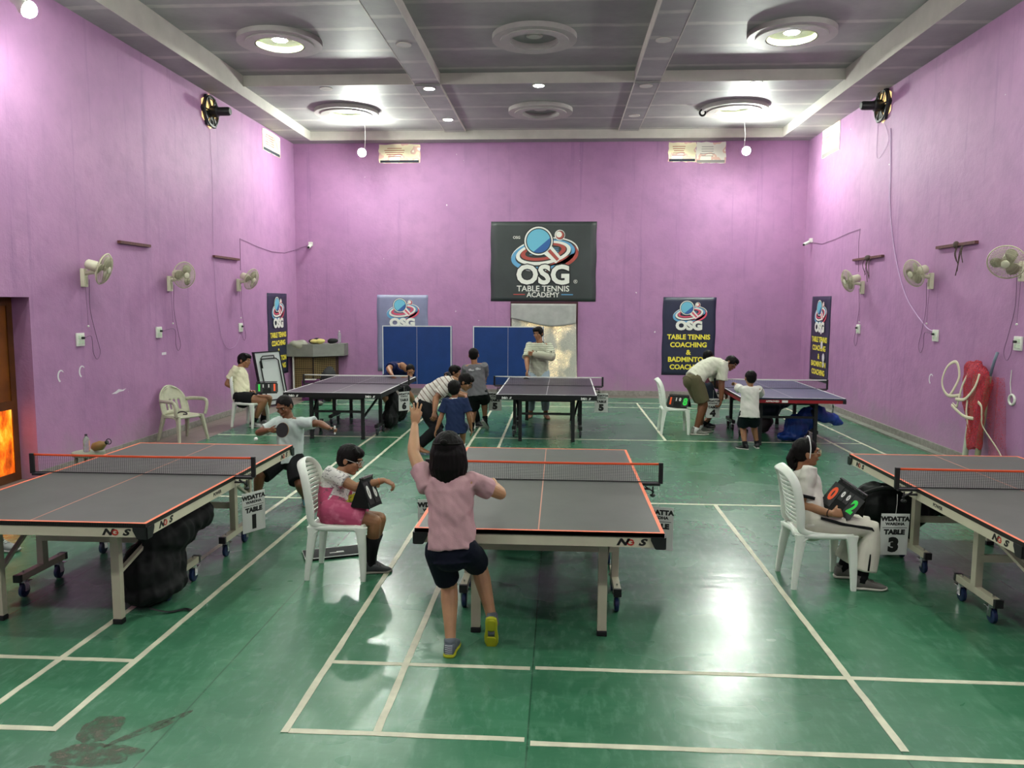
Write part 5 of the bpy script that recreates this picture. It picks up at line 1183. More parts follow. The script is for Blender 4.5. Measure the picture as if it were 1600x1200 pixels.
def head_frame(J, face):
    f = unit(face); up = (J['head']-J['neck']).normalized()*.35+V(0, 0, 1)*.65
    if 'hup' in J: up = V(J['hup'])
    up = (up-f*up.dot(f)).normalized(); r = f.cross(up).normalized(); return r, f, up
def head(b, J, face, s, H):
    r, f, u = head_frame(J, face); c = J['head']; M = (r, f, u)
    b.ell(c+u*.022*s-f*.008*s, (.076*s, .094*s, .088*s), M, 20, 14)
    b.ell(c-u*.030*s+f*.022*s, (.060*s, .066*s, .080*s), M, 18, 12)
    b.ell(c-u*.086*s+f*.055*s, (.030*s, .028*s, .024*s), M, 14, 10)
    b.ell(c-u*.055*s-f*.0*s, (.058*s, .060*s, .045*s), M, 14, 10)
    b.tube([c+u*.020*s+f*.083*s, c-u*.005*s+f*.093*s, c-u*.024*s+f*.104*s, c-u*.032*s+f*.090*s], [.007*s, .010*s, .0145*s, .009*s], 8, r)
    b.ell(c-u*.056*s+f*.084*s, (.024*s, .010*s, .011*s), M, 12, 8)
    b.ell(c+u*.032*s+f*.078*s, (.052*s, .016*s, .012*s), M, 14, 8)
    for k in (-1, 1):
        b.ell(c+r*k*.042*s-u*.022*s+f*.062*s, (.020*s, .020*s, .018*s), M, 10, 8)
        b.ell(c+r*k*.079*s-u*.008*s-f*.008*s, (.010*s, .020*s, .032*s), (r, (f-u*.15).normalized(), u), 12, 8)
    seg(b, J['neck']-(J['head']-J['neck']).normalized()*.03*s, c-u*.05*s-f*.012*s, .037*H, .034*H)
def face_parts(root, J, face, s, glasses=None, beard=False, O=V(0, 0, 0)):
    r, f, u = head_frame(J, face); c = J['head']-O; M = (r, f, u)
    for k in (-1, 1):
        e = MB().ell(c+r*k*.031*s+u*.006*s+f*.077*s, (.0125*s, .0075*s, .0068*s), M, 14, 9).build('eye', EYEW, root, True)
        MB().ell(c+r*k*.030*s+u*.005*s+f*.0825*s, (.0068*s, .005*s, .0072*s), M, 12, 8).build('iris', IRIS, e, True)
        MB().tube([c+r*k*.014*s+u*.024*s+f*.091*s, c+r*k*.032*s+u*.030*s+f*.088*s, c+r*k*.050*s+u*.024*s+f*.074*s], [.0035*s, .0045*s, .002*s], 6).build('eyebrow', HAIR, root, True)
    MB().tube([c+r*-.022*s-u*.056*s+f*.088*s, c-u*.054*s+f*.0945*s, c+r*.022*s-u*.056*s+f*.088*s], [.003*s, .0062*s, .003*s], 8).build('mouth', LIP, root, True)
    if glasses:
        g = MB()
        for k in (-1, 1):
            g.ring(c+r*k*.033*s+u*.004*s+f*.104*s, f+r*k*.15, .024*s, .0022*s, 24, 6)
            g.tube([c+r*k*.057*s+u*.008*s+f*.100*s, c+r*k*.082*s+u*.008*s+f*.07*s, c+r*k*.088*s+u*.008*s-f*.01*s], .0022*s, 6)
        g.tube([c-r*.010*s+u*.008*s+f*.106*s, c+r*.010*s+u*.008*s+f*.106*s], .0022*s, 6); g.build('glasses', glasses, root, True)
def hair(root, J, face, s, style, O, seed=0, m=None):
    r, f, u = head_frame(J, face); c = J['head']-O; M = (r, f, u); b = MB()
    if style == 'bald_top': 
        b.ell(c+u*.022*s-f*.014*s, (.079*s, .094*s, .090*s), M, 20, 14)
        for k in (-1, 1): b.ell(c+r*k*.052*s-f*.02*s+u*.0*s, (.028*s, .05*s, .045*s), M)
    else:
        v = {'short': 0, 'fringe': 0, 'full': .008, 'bob': .008, 'pony': .002}.get(style, 0)*s
        b.ell(c+u*.036*s-f*.018*s, (.084*s+v, .096*s+v, .086*s+v), M, 20, 14)
        b.ell(c+u*.000*s-f*.040*s, (.078*s+v, .066*s+v, .078*s+v), M, 18, 12)
        for k in (-1, 1): b.ell(c+r*k*.062*s+u*.030*s-f*.004*s, (.022*s+v, .045*s, .040*s), M, 14, 10)
    if style in ('fringe', 'full'):
        for i in range(7):
            a = (i-3)/3; b.tube([c+r*a*.050*s+u*.10*s+f*.02*s, c+r*a*.062*s+u*.080*s+f*.062*s, c+r*a*.058*s+u*.046*s+f*(.082-.016*a*a)*s], [.024*s, .018*s, .009*s], 8)
    if style == 'full':
        b.ell(c+u*.075*s+f*.02*s, (.075*s, .080*s, .050*s), M, 16, 10)
    if style == 'bob':
        for i in range(13):
            a = -PI*.98+PI*.96*i/12; o = r*math.cos(a)+f*math.sin(a)*1.05
            b.tube([c+u*.06*s+o*.070*s, c-u*.01*s+o*.090*s-f*.012*s, c-u*.09*s+o*.098*s-f*.014*s, c-u*.180*s+o*.088*s-f*.012*s], [.026*s, .027*s, .026*s, .017*s], 8)
        b.ell(c-u*.085*s-f*.045*s, (.085*s, .062*s, .10*s), M, 16, 12)
    if style == 'pony':
        b.tube([c+u*.02*s-f*.10*s, c-u*.05*s-f*.13*s, c-u*.13*s-f*.11*s], [.03*s, .032*s, .03*s], 10)
        b.tube(smoothpath([c-u*.08*s-f*.10*s, c-u*.16*s-f*.05*s+r*-.04*s, c-u*.26*s+f*.06*s-r*.07*s, c-u*.36*s+f*.10*s-r*.07*s], 4), [.034*s]*9+[.03*s, .027*s, .022*s, .012*s], 10)
    o = b.build('hair', m or HAIR, root, remesh=.0052, sm=4, disp=lambda p_: .0030*s*noise.noise(V(p_.x*60+seed, p_.y*60, p_.z*18)))
    if style == 'bob':
        hb = MB(); hb.ring(c+u*.02*s-f*.020*s, (u*.35-f).normalized()*1.0, .0, .001) if False else None
        cl = MB(); cl.tube(smoothpath([c+u*.105*s-f*.075*s-r*.018*s, c+u*.112*s-f*.070*s, c+u*.105*s-f*.075*s+r*.018*s, c+u*.09*s-f*.090*s+r*.020*s], 4), .0035*s, 6)
        cl.build('hair_clip', WHITE, o, True)
        tw = MB()
        for k in (-1, 1): tw.tube(smoothpath([c+r*k*.085*s+u*.05*s+f*.0*s, c+r*k*.085*s+u*.055*s-f*.05*s, c+r*k*.045*s+u*.062*s-f*.105*s, c+u*.068*s-f*.118*s], 4), .006*s, 8)
        tw.ell(c+u*.075*s-f*.118*s, (.024*s, .014*s, .02*s), M); tw.build('hair_twist', HAIR, o, True)
    if style == 'pony':
        MB().tube(smoothpath([c-r*.088*s-u*.03*s+f*.005*s, c-r*.086*s+u*.05*s+f*.012*s, c-r*.045*s+u*.118*s+f*.012*s, c+u*.132*s+f*.012*s, c+r*.045*s+u*.118*s+f*.012*s, c+r*.086*s+u*.05*s+f*.012*s, c+r*.088*s-u*.03*s+f*.005*s], 4), .0075*s, 8, f, .55).build('hairband', WHITE, o, True)
    return o
def shoe(root, A, toe, H, up=(0, 0, 1), cols=None, L=None, bottom=None, name='shoe'):
    """A ankle joint; toe = forward; up = from sole to ankle"""
    t = unit(toe); u = V(up); u = (u-t*u.dot(t)).normalized(); s = t.cross(u); L = L or .165*H; ha = A.dot(u)-bottom if bottom is not None else .052*H
    base = A-u*ha; hw = L*.18; up_c, sole_c, lace_c = cols
    b = MB(); secs = []
    for x, w_, z0, h_ in ((-.27, .50, .10, .20), (-.24, .78, .05, .34), (-.12, .86, .04, .42), (.02, .84, .04, .40), (.18, .88, .04, .31), (.36, 1.0, .04, .24), (.52, .98, .04, .19), (.64, .80, .05, .15), (.71, .45, .06, .11)):
        secs.append((base+t*(x*L)+u*((z0+h_)/2*L), s, u, hw*w_, (h_-z0)/2*L))
    b.loft(secs, 18, 2.6); b.tube([base+u*(.30*L)-t*.07*L, base+u*(.44*L)-t*.08*L], [hw*.78, hw*.80], 16); o = b.build(name, up_c, root, True)
    sb = MB(); secs = []
    for x, w_ in ((-.29, .45), (-.26, .78), (-.12, .92), (.1, .86), (.36, 1.06), (.54, 1.02), (.66, .82), (.735, .42)): secs.append((base+t*(x*L)+u*(.045*L+(.02*L if x > .6 else 0)), s, u, hw*w_*1.04, .045*L))
    sb.loft(secs, 18, 3).build('sole', sole_c, o, True)
    lc = MB()
    for k in range(4): q = base+t*((.10+.075*k)*L)+u*((.385-.036*k)*L); lc.tube([q-s*hw*.5-u*.02*L, q+u*.012*L, q+s*hw*.5-u*.02*L], .012*L, 6)
    lc.build('laces', lace_c, o, True); return o, base, t, u, s, L, hw
def person(key, label, face, skin, *, hs=1.0, k=1.0, shirt=None, shirt_inf=.012, sleeve=.62, hem=-.12, bottom=None, leg_to=.8, legs_flare=.02, hairstyle='short', glasses=None, hands=None, shoes=None, toes=None, socks=None, sock_h=.25, sleeve_m=None, fine=.0055, vox=None, belly=0, seed=1, bow=0, hup=None, barefoot=False, cuff=False, collar=None):
    H = POSE[key]['H']; J = joints(key); J['bow'] = bow
    if hup: J['hup'] = hup
    O = V(J['pelvis'].x, J['pelvis'].y, 0); root = thing('person', label, 'person', O)
    JL = {a: (v-O if isinstance(v, Vector) and a != 'hup' else v) for a, v in J.items()}; J = JL; Z = V(0, 0, 0)
    b = MB(); torso(b, J, H, k); head(b, J, face, hs, H)
    fr, u, L = torso_frames(J)
    for a in 'lr':
        sg = 1 if a == 'r' else -1; sh = J[a+'sh']
        seg(b, fr(.90)[0]+(sh-fr(.90)[0])*.35, sh, .040*H*k, .036*H*k)
        seg(b, sh, J[a+'el'], .039*H*k, .027*H*k); seg(b, J[a+'el'], J[a+'wr'], .0275*H*k, .0185*H*k, mid=(.3, .029*H*k))
        seg(b, J[a+'hip'], J[a+'kn'], .058*H*k, .040*H*k); seg(b, J[a+'kn'], J[a+'an'], .039*H*k, .0235*H*k, mid=(.28, .040*H*k))
        hd = (hands or {}).get(a, {}); fd = unit(J[a+'wr']-J[a+'el']); 
        d = hd.get('d', fd); n = hd.get('n', V(0, 0, -1) if abs(fd.z) < .8 else -fr(.5)[1]*sg); t_ = hd.get('t', fr(.5)[2])
        hand(b, J[a+'wr']+fd*.012*H, d, n, t_, .108*H, hd.get('c', .35), hd.get('s', .08), hd.get('th', (.6, .45)), fine)
    TO = toes or {}
    for a in 'lr':
        if barefoot:
            t = unit(TO.get(a, fr(0)[2])); A = J[a+'an']; sd = t.cross(V(0, 0, 1)); z0 = A.z-.045*H
            b.loft([(V(A.x, A.y, 0)+t*(x*H)+V(0, 0, z0+h_*H/2), sd, V(0, 0, 1), w_*H, h_*H/2) for x, w_, h_ in ((-.04, .014, .03), (-.03, .02, .045), (.0, .022, .055), (.04, .024, .045), (.08, .028, .026), (.105, .024, .018), (.115, .015, .01))], 14, 2.4)
    body = b.build('body', SK[skin], root, remesh=fine, sm=1)
    face_parts(root, J, face, hs, glasses); hair(root, J, face, hs, hairstyle, Z, seed)
    V_ = vox or .0085; wr = .0085 if H > 1.3 else .007
    def wrinkle(p_):
        q = V(p_.x*9+seed*3, p_.y*9, p_.z*9+p_.x*6); return wr*1.5*noise.noise(q)+wr*.8*noise.noise(q*2.3)
    if shirt:
        c = MB(); torso(c, J, H, k, shirt_inf, hem, .98, belly, .012)
        for a in 'lr':
            sh = J[a+'sh']; e = sh+(J[a+'el']-sh)*sleeve
            seg(c, fr(.88)[0]+(sh-fr(.88)[0])*.25, sh, .036*H*k+shirt_inf*.5, .033*H*k+shirt_inf*.4)
            dd = (e-sh).normalized(); c.tube([sh-dd*.03*H, sh, sh+(e-sh)*.5, e], [.026*H*k+shirt_inf, .035*H*k+shirt_inf*.7, .036*H*k+shirt_inf*.8, .036*H*k+shirt_inf*1.1], 14)
        nk = fr(.955); c.loft([(fr(.90)[0], nk[1], nk[2], .070*H*k+shirt_inf, .050*H*k+shirt_inf*.5), (nk[0], nk[1], nk[2], .050*H*k+shirt_inf*.3, .044*H*k+shirt_inf*.3)], 18)
        so = c.build('shirt', shirt, root, remesh=V_, sm=2, disp=wrinkle)
        cc = fr(.965); nu = unit(J['head']-J['neck'])
        MB().ring(cc[0], (nu+u).normalized(), .041*H*k+.004, .009 if collar else .006, 28, 6).build('collar', collar or shirt, so, True)
        if cuff:
            for a in 'lr':
                sh = J[a+'sh']; e = sh+(J[a+'el']-sh)*sleeve; dd = (e-sh).normalized(); MB().tube([e-dd*.012, e+dd*.012], [.041*H*k+shirt_inf*1.3+.003]*2, 20).build('cuff', cuff, so, True)
    if bottom:
        c = MB(); torso(c, J, H, k, .010, -.15, .19, belly*.6)
        c.ell(fr(-.08)[0], (.088*H*k, .075*H*k, .07*H*k), (fr(0)[1], fr(0)[2], u))
        for a in 'lr':
            h_, kn, an = J[a+'hip'], J[a+'kn'], J[a+'an']; w_ = (kn-h_).normalized()*H; P_, R_ = [h_-w_*.055, h_-w_*.03, h_], [.040*H*k+.010, .056*H*k+.009, .062*H*k+.009]
            if leg_to <= 1:
                e = h_+(kn-h_)*leg_to; P_ += [h_+(kn-h_)*leg_to*.5, e]; R_ += [.061*H*k+legs_flare*.6, .054*H*k+legs_flare]
            else:
                f_ = leg_to-1; P_ += [h_.lerp(kn, .5), kn, kn.lerp(an, f_*.5), kn.lerp(an, f_)]; R_ += [.060*H*k+.008, .044*H*k+.012, .040*H*k+legs_flare*.7, .030*H*k+legs_flare]
            c.tube(P_, R_, 16)
        c.build('shorts' if leg_to <= 1 else 'trousers', bottom, root, remesh=V_, sm=2, disp=lambda p_: wr*1.2*noise.noise(V(p_.x*8+seed, p_.y*8, p_.z*7)))
    if socks:
        for a in 'lr':
            an, kn = J[a+'an'], J[a+'kn']; q = an.lerp(kn, sock_h); dd = (kn-an).normalized()
            rr = .0235*H*k+(.040-.0235)*H*k*min(1, sock_h/.6); MB().tube([an-dd*.03*H, an, an.lerp(kn, sock_h*.5), q], [.024*H*k+.004, .026*H*k+.004, (.024*H*k+rr)/2+.006, rr+.006], 16).build('sock', socks, root, True)
    out = {}
    if shoes:
        for a in 'lr':
            tt = TO.get(a, fr(0)[2]); up = TO.get(a+'u', (0, 0, 1)); bt = 0.0 if a+'u' not in TO else None
            out[a] = shoe(root, J[a+'an'], tt, H, up, shoes, bottom=bt)
    return root, J, out, fr
def held(root_O): pass
BLK = cloth_mat('black_cloth', '#131417'); NVS = cloth_mat('dark_navy_shorts', '#0d1222'); 
# --- girl in pink in front, seen from behind
GS = (mat('grey_teal_shoe', '#59636b', .6), mat('yellow_sole', '#b6bd22', .5), mat('pale_lace', '#c9ced2', .6))
g, J, so, fr = person('girl', 'girl in a pink t-shirt with black bobbed hair, left arm raised', (.10, 1, .02), 'fair', hs=.98, k=.97, shirt=cloth_mat('dusty_pink_cotton', '#bd979c'), shirt_inf=.018, sleeve=.52, hem=.03, bottom=NVS, leg_to=.76, legs_flare=.010, hairstyle='bob',
    hands={'l': dict(d=(.03, .15, 1), n=(.2, 1, 0), t=(.9, .2, .1), c=.10, s=.16, th=(.35, .2)), 'r': dict(d=(-.2, 1, .2), c=.8)}, shoes=GS, toes={'l': (.06, 1, 0), 'r': (-.02, .30, -1), 'ru': (0.0, 1, .30)}, socks=mat('grey_sock', '#6f757a', .8), sock_h=.06, fine=.0048, vox=.007, seed=3)
o, base, t, u, s, L, hw = so['r']
q = MB()
for x0, x1, w_ in ((-.27, .12, .62), (.30, .70, .74)): q.loft([(base+t*(x*L)-u*.006, s, u, hw*w_*kk, .004) for x, kk in ((x0, .6), (x0+.06, 1), ((x0+x1)/2, .95), (x1-.05, 1), (x1, .5))], 14, 3)
q.build('sole_tread', mat('yellow_tread', '#a9ae16', .55), o, True)
q = MB(); q.loft([(base+t*(x*L)-u*.004, s, u, hw*.5, .003) for x in (.12, .21, .30)], 10, 3); q.build('sole_shank', mat('grey_shank', '#5b5e63', .5), o, True)
o, base, t, u, s, L, hw = so['l']
q = MB()
for k in range(5): zz = (.12+.055*k)*L; q.tube([base-t*(.262+.0*k)*L+u*zz-s*hw*.55, base-t*.285*L+u*zz, base-t*.262*L+u*zz+s*hw*.55], .010*L, 6)
q.build('heel_stripes', MATS['pale_lace'], o, True)
# --- boy batting at the far end of the near left table
TEAL = (mat('teal_shoe', '#4c9aa0', .55), mat('pale_sole', '#a9b0a4', .5), mat('dark_lace', '#1e2a33', .6))
b_, J, so, fr = person('boy_bat', 'boy in a pale t-shirt and black shorts batting behind the near left table', (-.22, -.9, -.36), 'dark', hs=.98, k=1.06, shirt=cloth_mat('pale_mint_tee', '#c2cdca'), shirt_inf=.020, sleeve=.7, hem=-.12, bottom=BLK, leg_to=.92, legs_flare=.036, hairstyle='short',
    hands={'r': dict(d=(.9, -.4, .0), n=(0, .3, -1), t=(.2, 0, 1), c=.9), 'l': dict(d=(.8, -.3, .1), n=(0, 0, -1), t=(0, -1, .3), c=.9)}, shoes=TEAL, toes={'l': (.45, -.9, 0), 'r': (-.35, -.95, 0)}, socks=mat('teal_sock', '#4a8f95', .8), sock_h=.04, seed=5, bow=.03)
def paddle(label, c, h, n, m):
    """c = blade centre, h = handle direction, n = blade normal"""
    r = thing('table_tennis_paddle', label, 'paddle', c, 0); h, n = unit(h), unit(n); n = (n-h*n.dot(h)).normalized(); s = h.cross(n)
    MB().lathe([(.076, -.004), (.078, 0), (.076, .004)], (0, 0, 0), n, 32).build('blade', mat('paddle_wood', '#8a6b45', .5), r, 'auto')
    for k in (-1, 1): MB().lathe([(.075, 0), (.075, .003)], n*k*.004, n*k, 32).build('rubber', m, r, 'auto')
    MB().tube([h*.07, h*.09, h*.16, h*.175], [.011, .013, .015, .012], 10, n, .8).build('handle', MATS['paddle_wood'], r, True); return r
RUB = mat('black_rubber_sheet', '#1c1c1e', .6)
Wr = V(POSE['boy_bat']['rwr']); paddle('black paddle held by the boy in the pale t-shirt', Wr+V(.165, -.06, .012), (-1, .30, -.1), (.25, -1, .25), RUB)
Wl = V(POSE['boy_bat']['lwr']); cg_ = MB().box((0, 0, 0), (.012, .03, .085), None, .003).build('paper_slip', WHITE, None); cg_.location = Wl+V(.075, -.05, -.01); setp(cg_, 'small white slip in the left hand of the batting boy', 'slip')
# --- boy on the chair, pink/yellow jersey
tJ = NT('white_pink_yellow_print'); vj = tJ.coord(); vo = tJ.add('ShaderNodeTexVoronoi'); vo.inputs['Scale'].default_value = 7.5; tJ.link(vj, vo.inputs['Vector'])
sx = tJ.add('ShaderNodeSeparateColor'); tJ.link(vo.outputs['Color'], sx.inputs[0])
cJ = tJ.ramp(sx.outputs[0], [(0, lin('#cfcac6')), (.40, lin('#b54a6b')), (.66, lin('#c9bd2c')), (.80, lin('#8d868c')), (.88, lin('#d8d4d0'))], 'CONSTANT')
sq = tJ.ramp(tJ.noise(tJ.coord((1, 1, 2)), 38, 2), [(.58, 0.0), (.60, 1.0)]); sp_ = tJ.add('ShaderNodeSeparateXYZ'); tJ.link(vj, sp_.inputs[0])
hi = tJ.ramp(sp_.outputs[2], [(.70, 0.0), (.72, 1.0)]); cJ = tJ.mix(hi, cJ, lin('#d3cfcb')); wx_ = tJ.math('ADD', sp_.outputs[0], tJ.math('MULTIPLY', tJ.math('SUBTRACT', sp_.outputs[2], .58), -.35))
bk = tJ.math('MULTIPLY', tJ.math('LESS_THAN', wx_, -.03), tJ.math('LESS_THAN', sp_.outputs[2], .69)); cJ = tJ.mix(bk, cJ, lin('#b9486d'))
yw = tJ.math('MULTIPLY', tJ.math('GREATER_THAN', wx_, -.02), tJ.math('LESS_THAN', sp_.outputs[2], .565)); cJ = tJ.mix(yw, cJ, lin('#cfc22c'))
cJ = tJ.mix(tJ.math('MULTIPLY', sq, .75), cJ, lin('#4d4a50'))
tJ.link(cJ, tJ.b.inputs['Base Color']); tJ.b.inputs['Roughness'].default_value = .8
tP = NT('pink_print_shorts'); vj = tP.coord(); sq = tP.ramp(tP.noise(vj, 9, 3), [(.50, lin('#b0476a')), (.62, lin('#c96a88')), (.68, lin('#d0ccc8'))]); tP.link(sq, tP.b.inputs['Base Color']); tP.b.inputs['Roughness'].default_value = .8
GR = (mat('grey_black_shoe', '#3a3d40', .6), mat('dusty_sole', '#9a968c', .6), mat('black_lace', '#151515', .6))
b_, J, so, fr = person('boy_chair', 'boy with glasses in a white, pink and yellow shirt on a white chair reaching forward', (.93, -.12, -.30), 'mid', hs=1.0, k=.98, shirt=tJ.m, shirt_inf=.018, sleeve=.62, hem=-.1, bottom=tP.m, leg_to=.74, legs_flare=.018, hairstyle='full', glasses=mat('clear_glasses_frame', '#b9b4ae', .3),
    hands={'r': dict(d=(.92, .1, -.45), n=(0, .1, -1), t=(.2, .9, 0), c=.75), 'l': dict(d=(.8, -.3, .1), n=(0, 0, -1), t=(0, -1, 0), c=.6)}, shoes=GR, toes={'l': (.9, -.5, 0), 'r': (.95, .25, 0)}, socks=BLK, sock_h=.62, seed=7, bow=.03, fine=.005)
wb_ = J['rwr'].lerp(J['rel'], .12)
MB().ring(wb_, J['rwr']-J['rel'], .0275, .0025, 20, 6).build('wristband', mat('orange_thread', '#c4642e', .6), b_, True); MB().ring(J['rwr'].lerp(J['rel'], .5), J['rwr']-J['rel'], .038, .003, 20, 6).build('wristband', MATS['orange_thread'], b_, True)
wb_ = J['lwr'].lerp(J['lel'], .1); wt = MB().ring(wb_, J['lwr']-J['lel'], .029, .006, 20, 6).build('watch', MATS['black_rubber'], b_, True)
# --- girl on the chair at the right
WT = cloth_mat('white_track_cloth', '#c9c5b8'); GRY = (mat('grey_mesh_shoe', '#6b6963', .7), mat('white_sole', '#cfccc0', .5), mat('grey_lace', '#4b4a46', .6))
g, J, so, fr = person('girl_chair', 'girl with glasses and white hairband in a white track suit on a chair', (1, -.05, .03), 'mid', hs=.98, k=.95, shirt=cloth_mat('white_polo_cotton', '#d0ccc4'), shirt_inf=.018, sleeve=.72, hem=-.12, bottom=WT, leg_to=1.86, legs_flare=.050, hairstyle='pony', glasses=mat('thin_wire_glasses', '#c0b090', .3, .6),
    hands={'r': dict(d=(.95, .3, .05), n=(0, .5, -1), t=(.1, .5, .9), c=.95), 'l': dict(d=(.9, .0, -.1), n=(0, 0, -1), t=(0, -1, 0), c=.4)}, shoes=GRY, toes={'l': (1, -.05, 0), 'r': (1, -.1, 0)}, socks=BLK, sock_h=.2, seed=9, cuff=BLK, collar=BLK, fine=.005)
H_ = POSE['girl_chair']['H']
for a, sy in (('r', -1),):
    kn, hp, an = J[a+'kn'], J[a+'hip'], J[a+'an']; ofs = V(0, sy*.072, .022)
    MB().tube([hp+V(.02, sy*.088, .05), hp.lerp(kn, .4)+V(0, sy*.083, .03), kn+V(-.02, sy*.062, .02), kn+V(.015, sy*.060, -.02), kn.lerp(an, .45)+V(.0, sy*.078, 0), kn.lerp(an, .80)+V(.0, sy*.090, 0)], [.020, .028, .022, .02, .018, .014], 8, (0, 0, 1), .45).build('side_stripe', BLK, g, True)
MB().ring(J['rwr']-unit(J['rwr']-J['rel'])*.01, J['rwr']-J['rel'], .0285, .003, 20, 6).build('bracelet', BLK, g, True)
# --- boy by the left wall
CHK = (mat('white_black_shoe', '#9a9b98', .6), mat('white_rubber_sole', '#b9b9b2', .5), mat('black_lace2', '#1a1a1a', .6))
b_, J, so, fr = person('boy_wall', 'boy in a cream t-shirt and black shorts on a chair by the left wall', (.93, -.20, -.05), 'mid', hs=1.10, shirt=cloth_mat('cream_tee', '#d6d1b4'), shirt_inf=.020, sleeve=.72, hem=-.1, bottom=BLK, leg_to=.55, legs_flare=.02, hairstyle='full',
    hands={'r': dict(d=(.9, .2, .1), n=(0, 0, -1), t=(0, 1, .3), c=.7), 'l': dict(d=(.9, -.2, .1), n=(0, 0, -1), t=(0, -1, .3), c=.7)}, shoes=CHK, toes={'l': (.9, -.3, 0), 'r': (.9, -.3, 0)}, socks=BLK, sock_h=.22, seed=11)
# --- man in navy bending behind table 6
BLKS = (mat('black_shoe', '#17181b', .5), MATS['white_rubber_sole'], mat('grey_lace2', '#77787a', .6))
person('man_navy', 'man in a navy t-shirt crouching low behind the plum table, short dark hair', (.25, -.85, -.45), 'mid', hs=1.0, shirt=cloth_mat('navy_tee', '#18204a'), shirt_inf=.026, hem=-.15, bottom=BLK, leg_to=.8, hairstyle='short', shoes=BLKS, toes={'l': (.3, -1, 0), 'r': (-.2, -1, 0)}, seed=13, hup=(.1, -.3, 1), socks=WHITE, sock_h=.2)
# --- man in stripes bending
ax_ = unit(V(POSE['man_stripe']['neck'])-V(POSE['man_stripe']['pelvis']))
person('man_stripe', 'man in a white striped t-shirt and black trousers bending over to the right', (.85, -.12, -.50), 'mid', hs=1.05, shirt=stripes('white_brown_stripes', '#c9c4bc', '#6b5348', tuple(ax_), .062, .16), shirt_inf=.024, sleeve=.75, hem=-.10, bottom=BLK, leg_to=1.9, legs_flare=.022, hairstyle='full', glasses=BLACKM, barefoot=True,
    hands={'r': dict(c=.8), 'l': dict(c=.8)}, toes={'l': (1, 0, 0), 'r': (.9, -.4, 0)}, seed=15, bow=.05, belly=.02, hup=(.55, 0, .8))
# --- small boy in navy
person('boy_navy', 'small boy in a navy t-shirt and navy shorts seen from behind beside the striped man', (.1, 1, -.1), 'mid', hs=1.0, k=1.0, shirt=cloth_mat('dark_blue_tee', '#1f2c4d'), shirt_inf=.024, sleeve=.75, hem=-.22, bottom=cloth_mat('dark_blue_shorts', '#1a2644'), leg_to=.95, legs_flare=.02, hairstyle='full', shoes=(mat('aqua_shoe', '#7fb3bb', .5), MATS['white_rubber_sole'], WHITE), toes={'l': (0, 1, 0), 'r': (.1, 1, 0)}, seed=17, collar=WHITE, socks=WHITE, sock_h=.2)
# --- seated boy behind
person('boy_seat', 'dark haired boy seated on the chair behind the striped man, only head and hands showing', (1, -.05, -.15), 'mid', shirt=cloth_mat('dark_grey_tee', '#2a2a2e'), bottom=BLK, leg_to=1.9, legs_flare=.01, hairstyle='full', shoes=BLKS, toes={'l': (1, 0, 0), 'r': (1, -.1, 0)}, hands={'r': dict(c=.7), 'l': dict(c=.7)}, seed=19)
# --- boy in grey
g, J, so, fr = person('boy_grey', 'boy in a grey t-shirt and black shorts facing the blue panels', (.05, 1, -.05), 'mid', hs=1.0, shirt=cloth_mat('grey_tee', '#6d6c70'), shirt_inf=.022, sleeve=.85, hem=-.1, bottom=BLK, leg_to=.95, legs_flare=.032, hairstyle='short', shoes=BLKS, toes={'l': (-.1, 1, 0), 'r': (.35, .6, -.75), 'ru': (.2, .55, .75)}, socks=BLK, sock_h=.22, seed=21)
c_, sd, f_ = fr(.80); q = MB()
for (x, z, w_, h2) in ((-.07, .0, .045, .028), (-.03, -.012, .05, .018), (.05, .005, .05, .03), (.09, -.005, .03, .018)): q.ell(c_+sd*x+unit(J['neck']-J['pelvis'])*z-f_*(.064*1.42+.024), (w_*.6, .004, h2*.7), (sd, f_, unit(J['neck']-J['pelvis'])))
q.build('printed_patch', mat('white_shirt_print', '#b9b9bd', .7), g, True)
# --- man with the sling
g, J, so, fr = person('man_sling', 'man with his arm in a cream sling standing behind table 5', (-.45, -1, -.12), 'mid', hs=1.04, shirt=stripes('cream_grey_stripes', '#b5b8a4', '#5f6459', (0, 0, 1), .032, .16), shirt_inf=.026, sleeve=.95, hem=-.16, bottom=cloth_mat('pale_jeans', '#8fa0a8'), leg_to=1.8, legs_flare=.015, hairstyle='full', barefoot=True,
    hands={'r': dict(d=(-.1, -.2, -1), n=(1, 0, 0), t=(0, -1, 0), c=.7), 'l': dict(d=(-1, -.1, .1), n=(0, -1, -.3), t=(0, 0, 1), c=.3)}, toes={'l': (.3, -1, 0), 'r': (-.3, -1, 0)}, seed=23)
el, wrl = J['lel'], J['lwr']; SL = mat('cream_sling_cloth', '#a9a996', .8, bump=.3, bscale=60); b = MB()
seg(b, el+V(.01, 0, -.01), wrl+V(-.04, -.01, 0), .085, .062); seg(b, el+V(0, .02, .07), el, .06, .075)
so_ = b.build('arm_sling', SL, g, remesh=.01, sm=3, disp=lambda p_: .008*noise.noise(p_*14))
MB().tube(smoothpath([wrl+V(-.01, -.05, .055), J['neck']+V(-.085, -.13, -.16), J['neck']+V(-.07, -.05, .01), J['neck']+V(0, .06, .03), J['neck']+V(.08, -.03, .0), J['lsh']+V(-.03, -.10, -.05), el+V(.01, -.075, .09)], 5), .012, 6, (0, 1, 0), .5).build('sling_strap', mat('dark_green_strap', '#3a4238', .7), so_, True)
paddle('dark paddle hanging in the right hand of the man with the sling', V(POSE['man_sling']['rwr'])+V(-.02, -.07, -.22), (.02, .15, 1), (.2, -1, 0), mat('dark_brown_rubber', '#241f1e', .6))
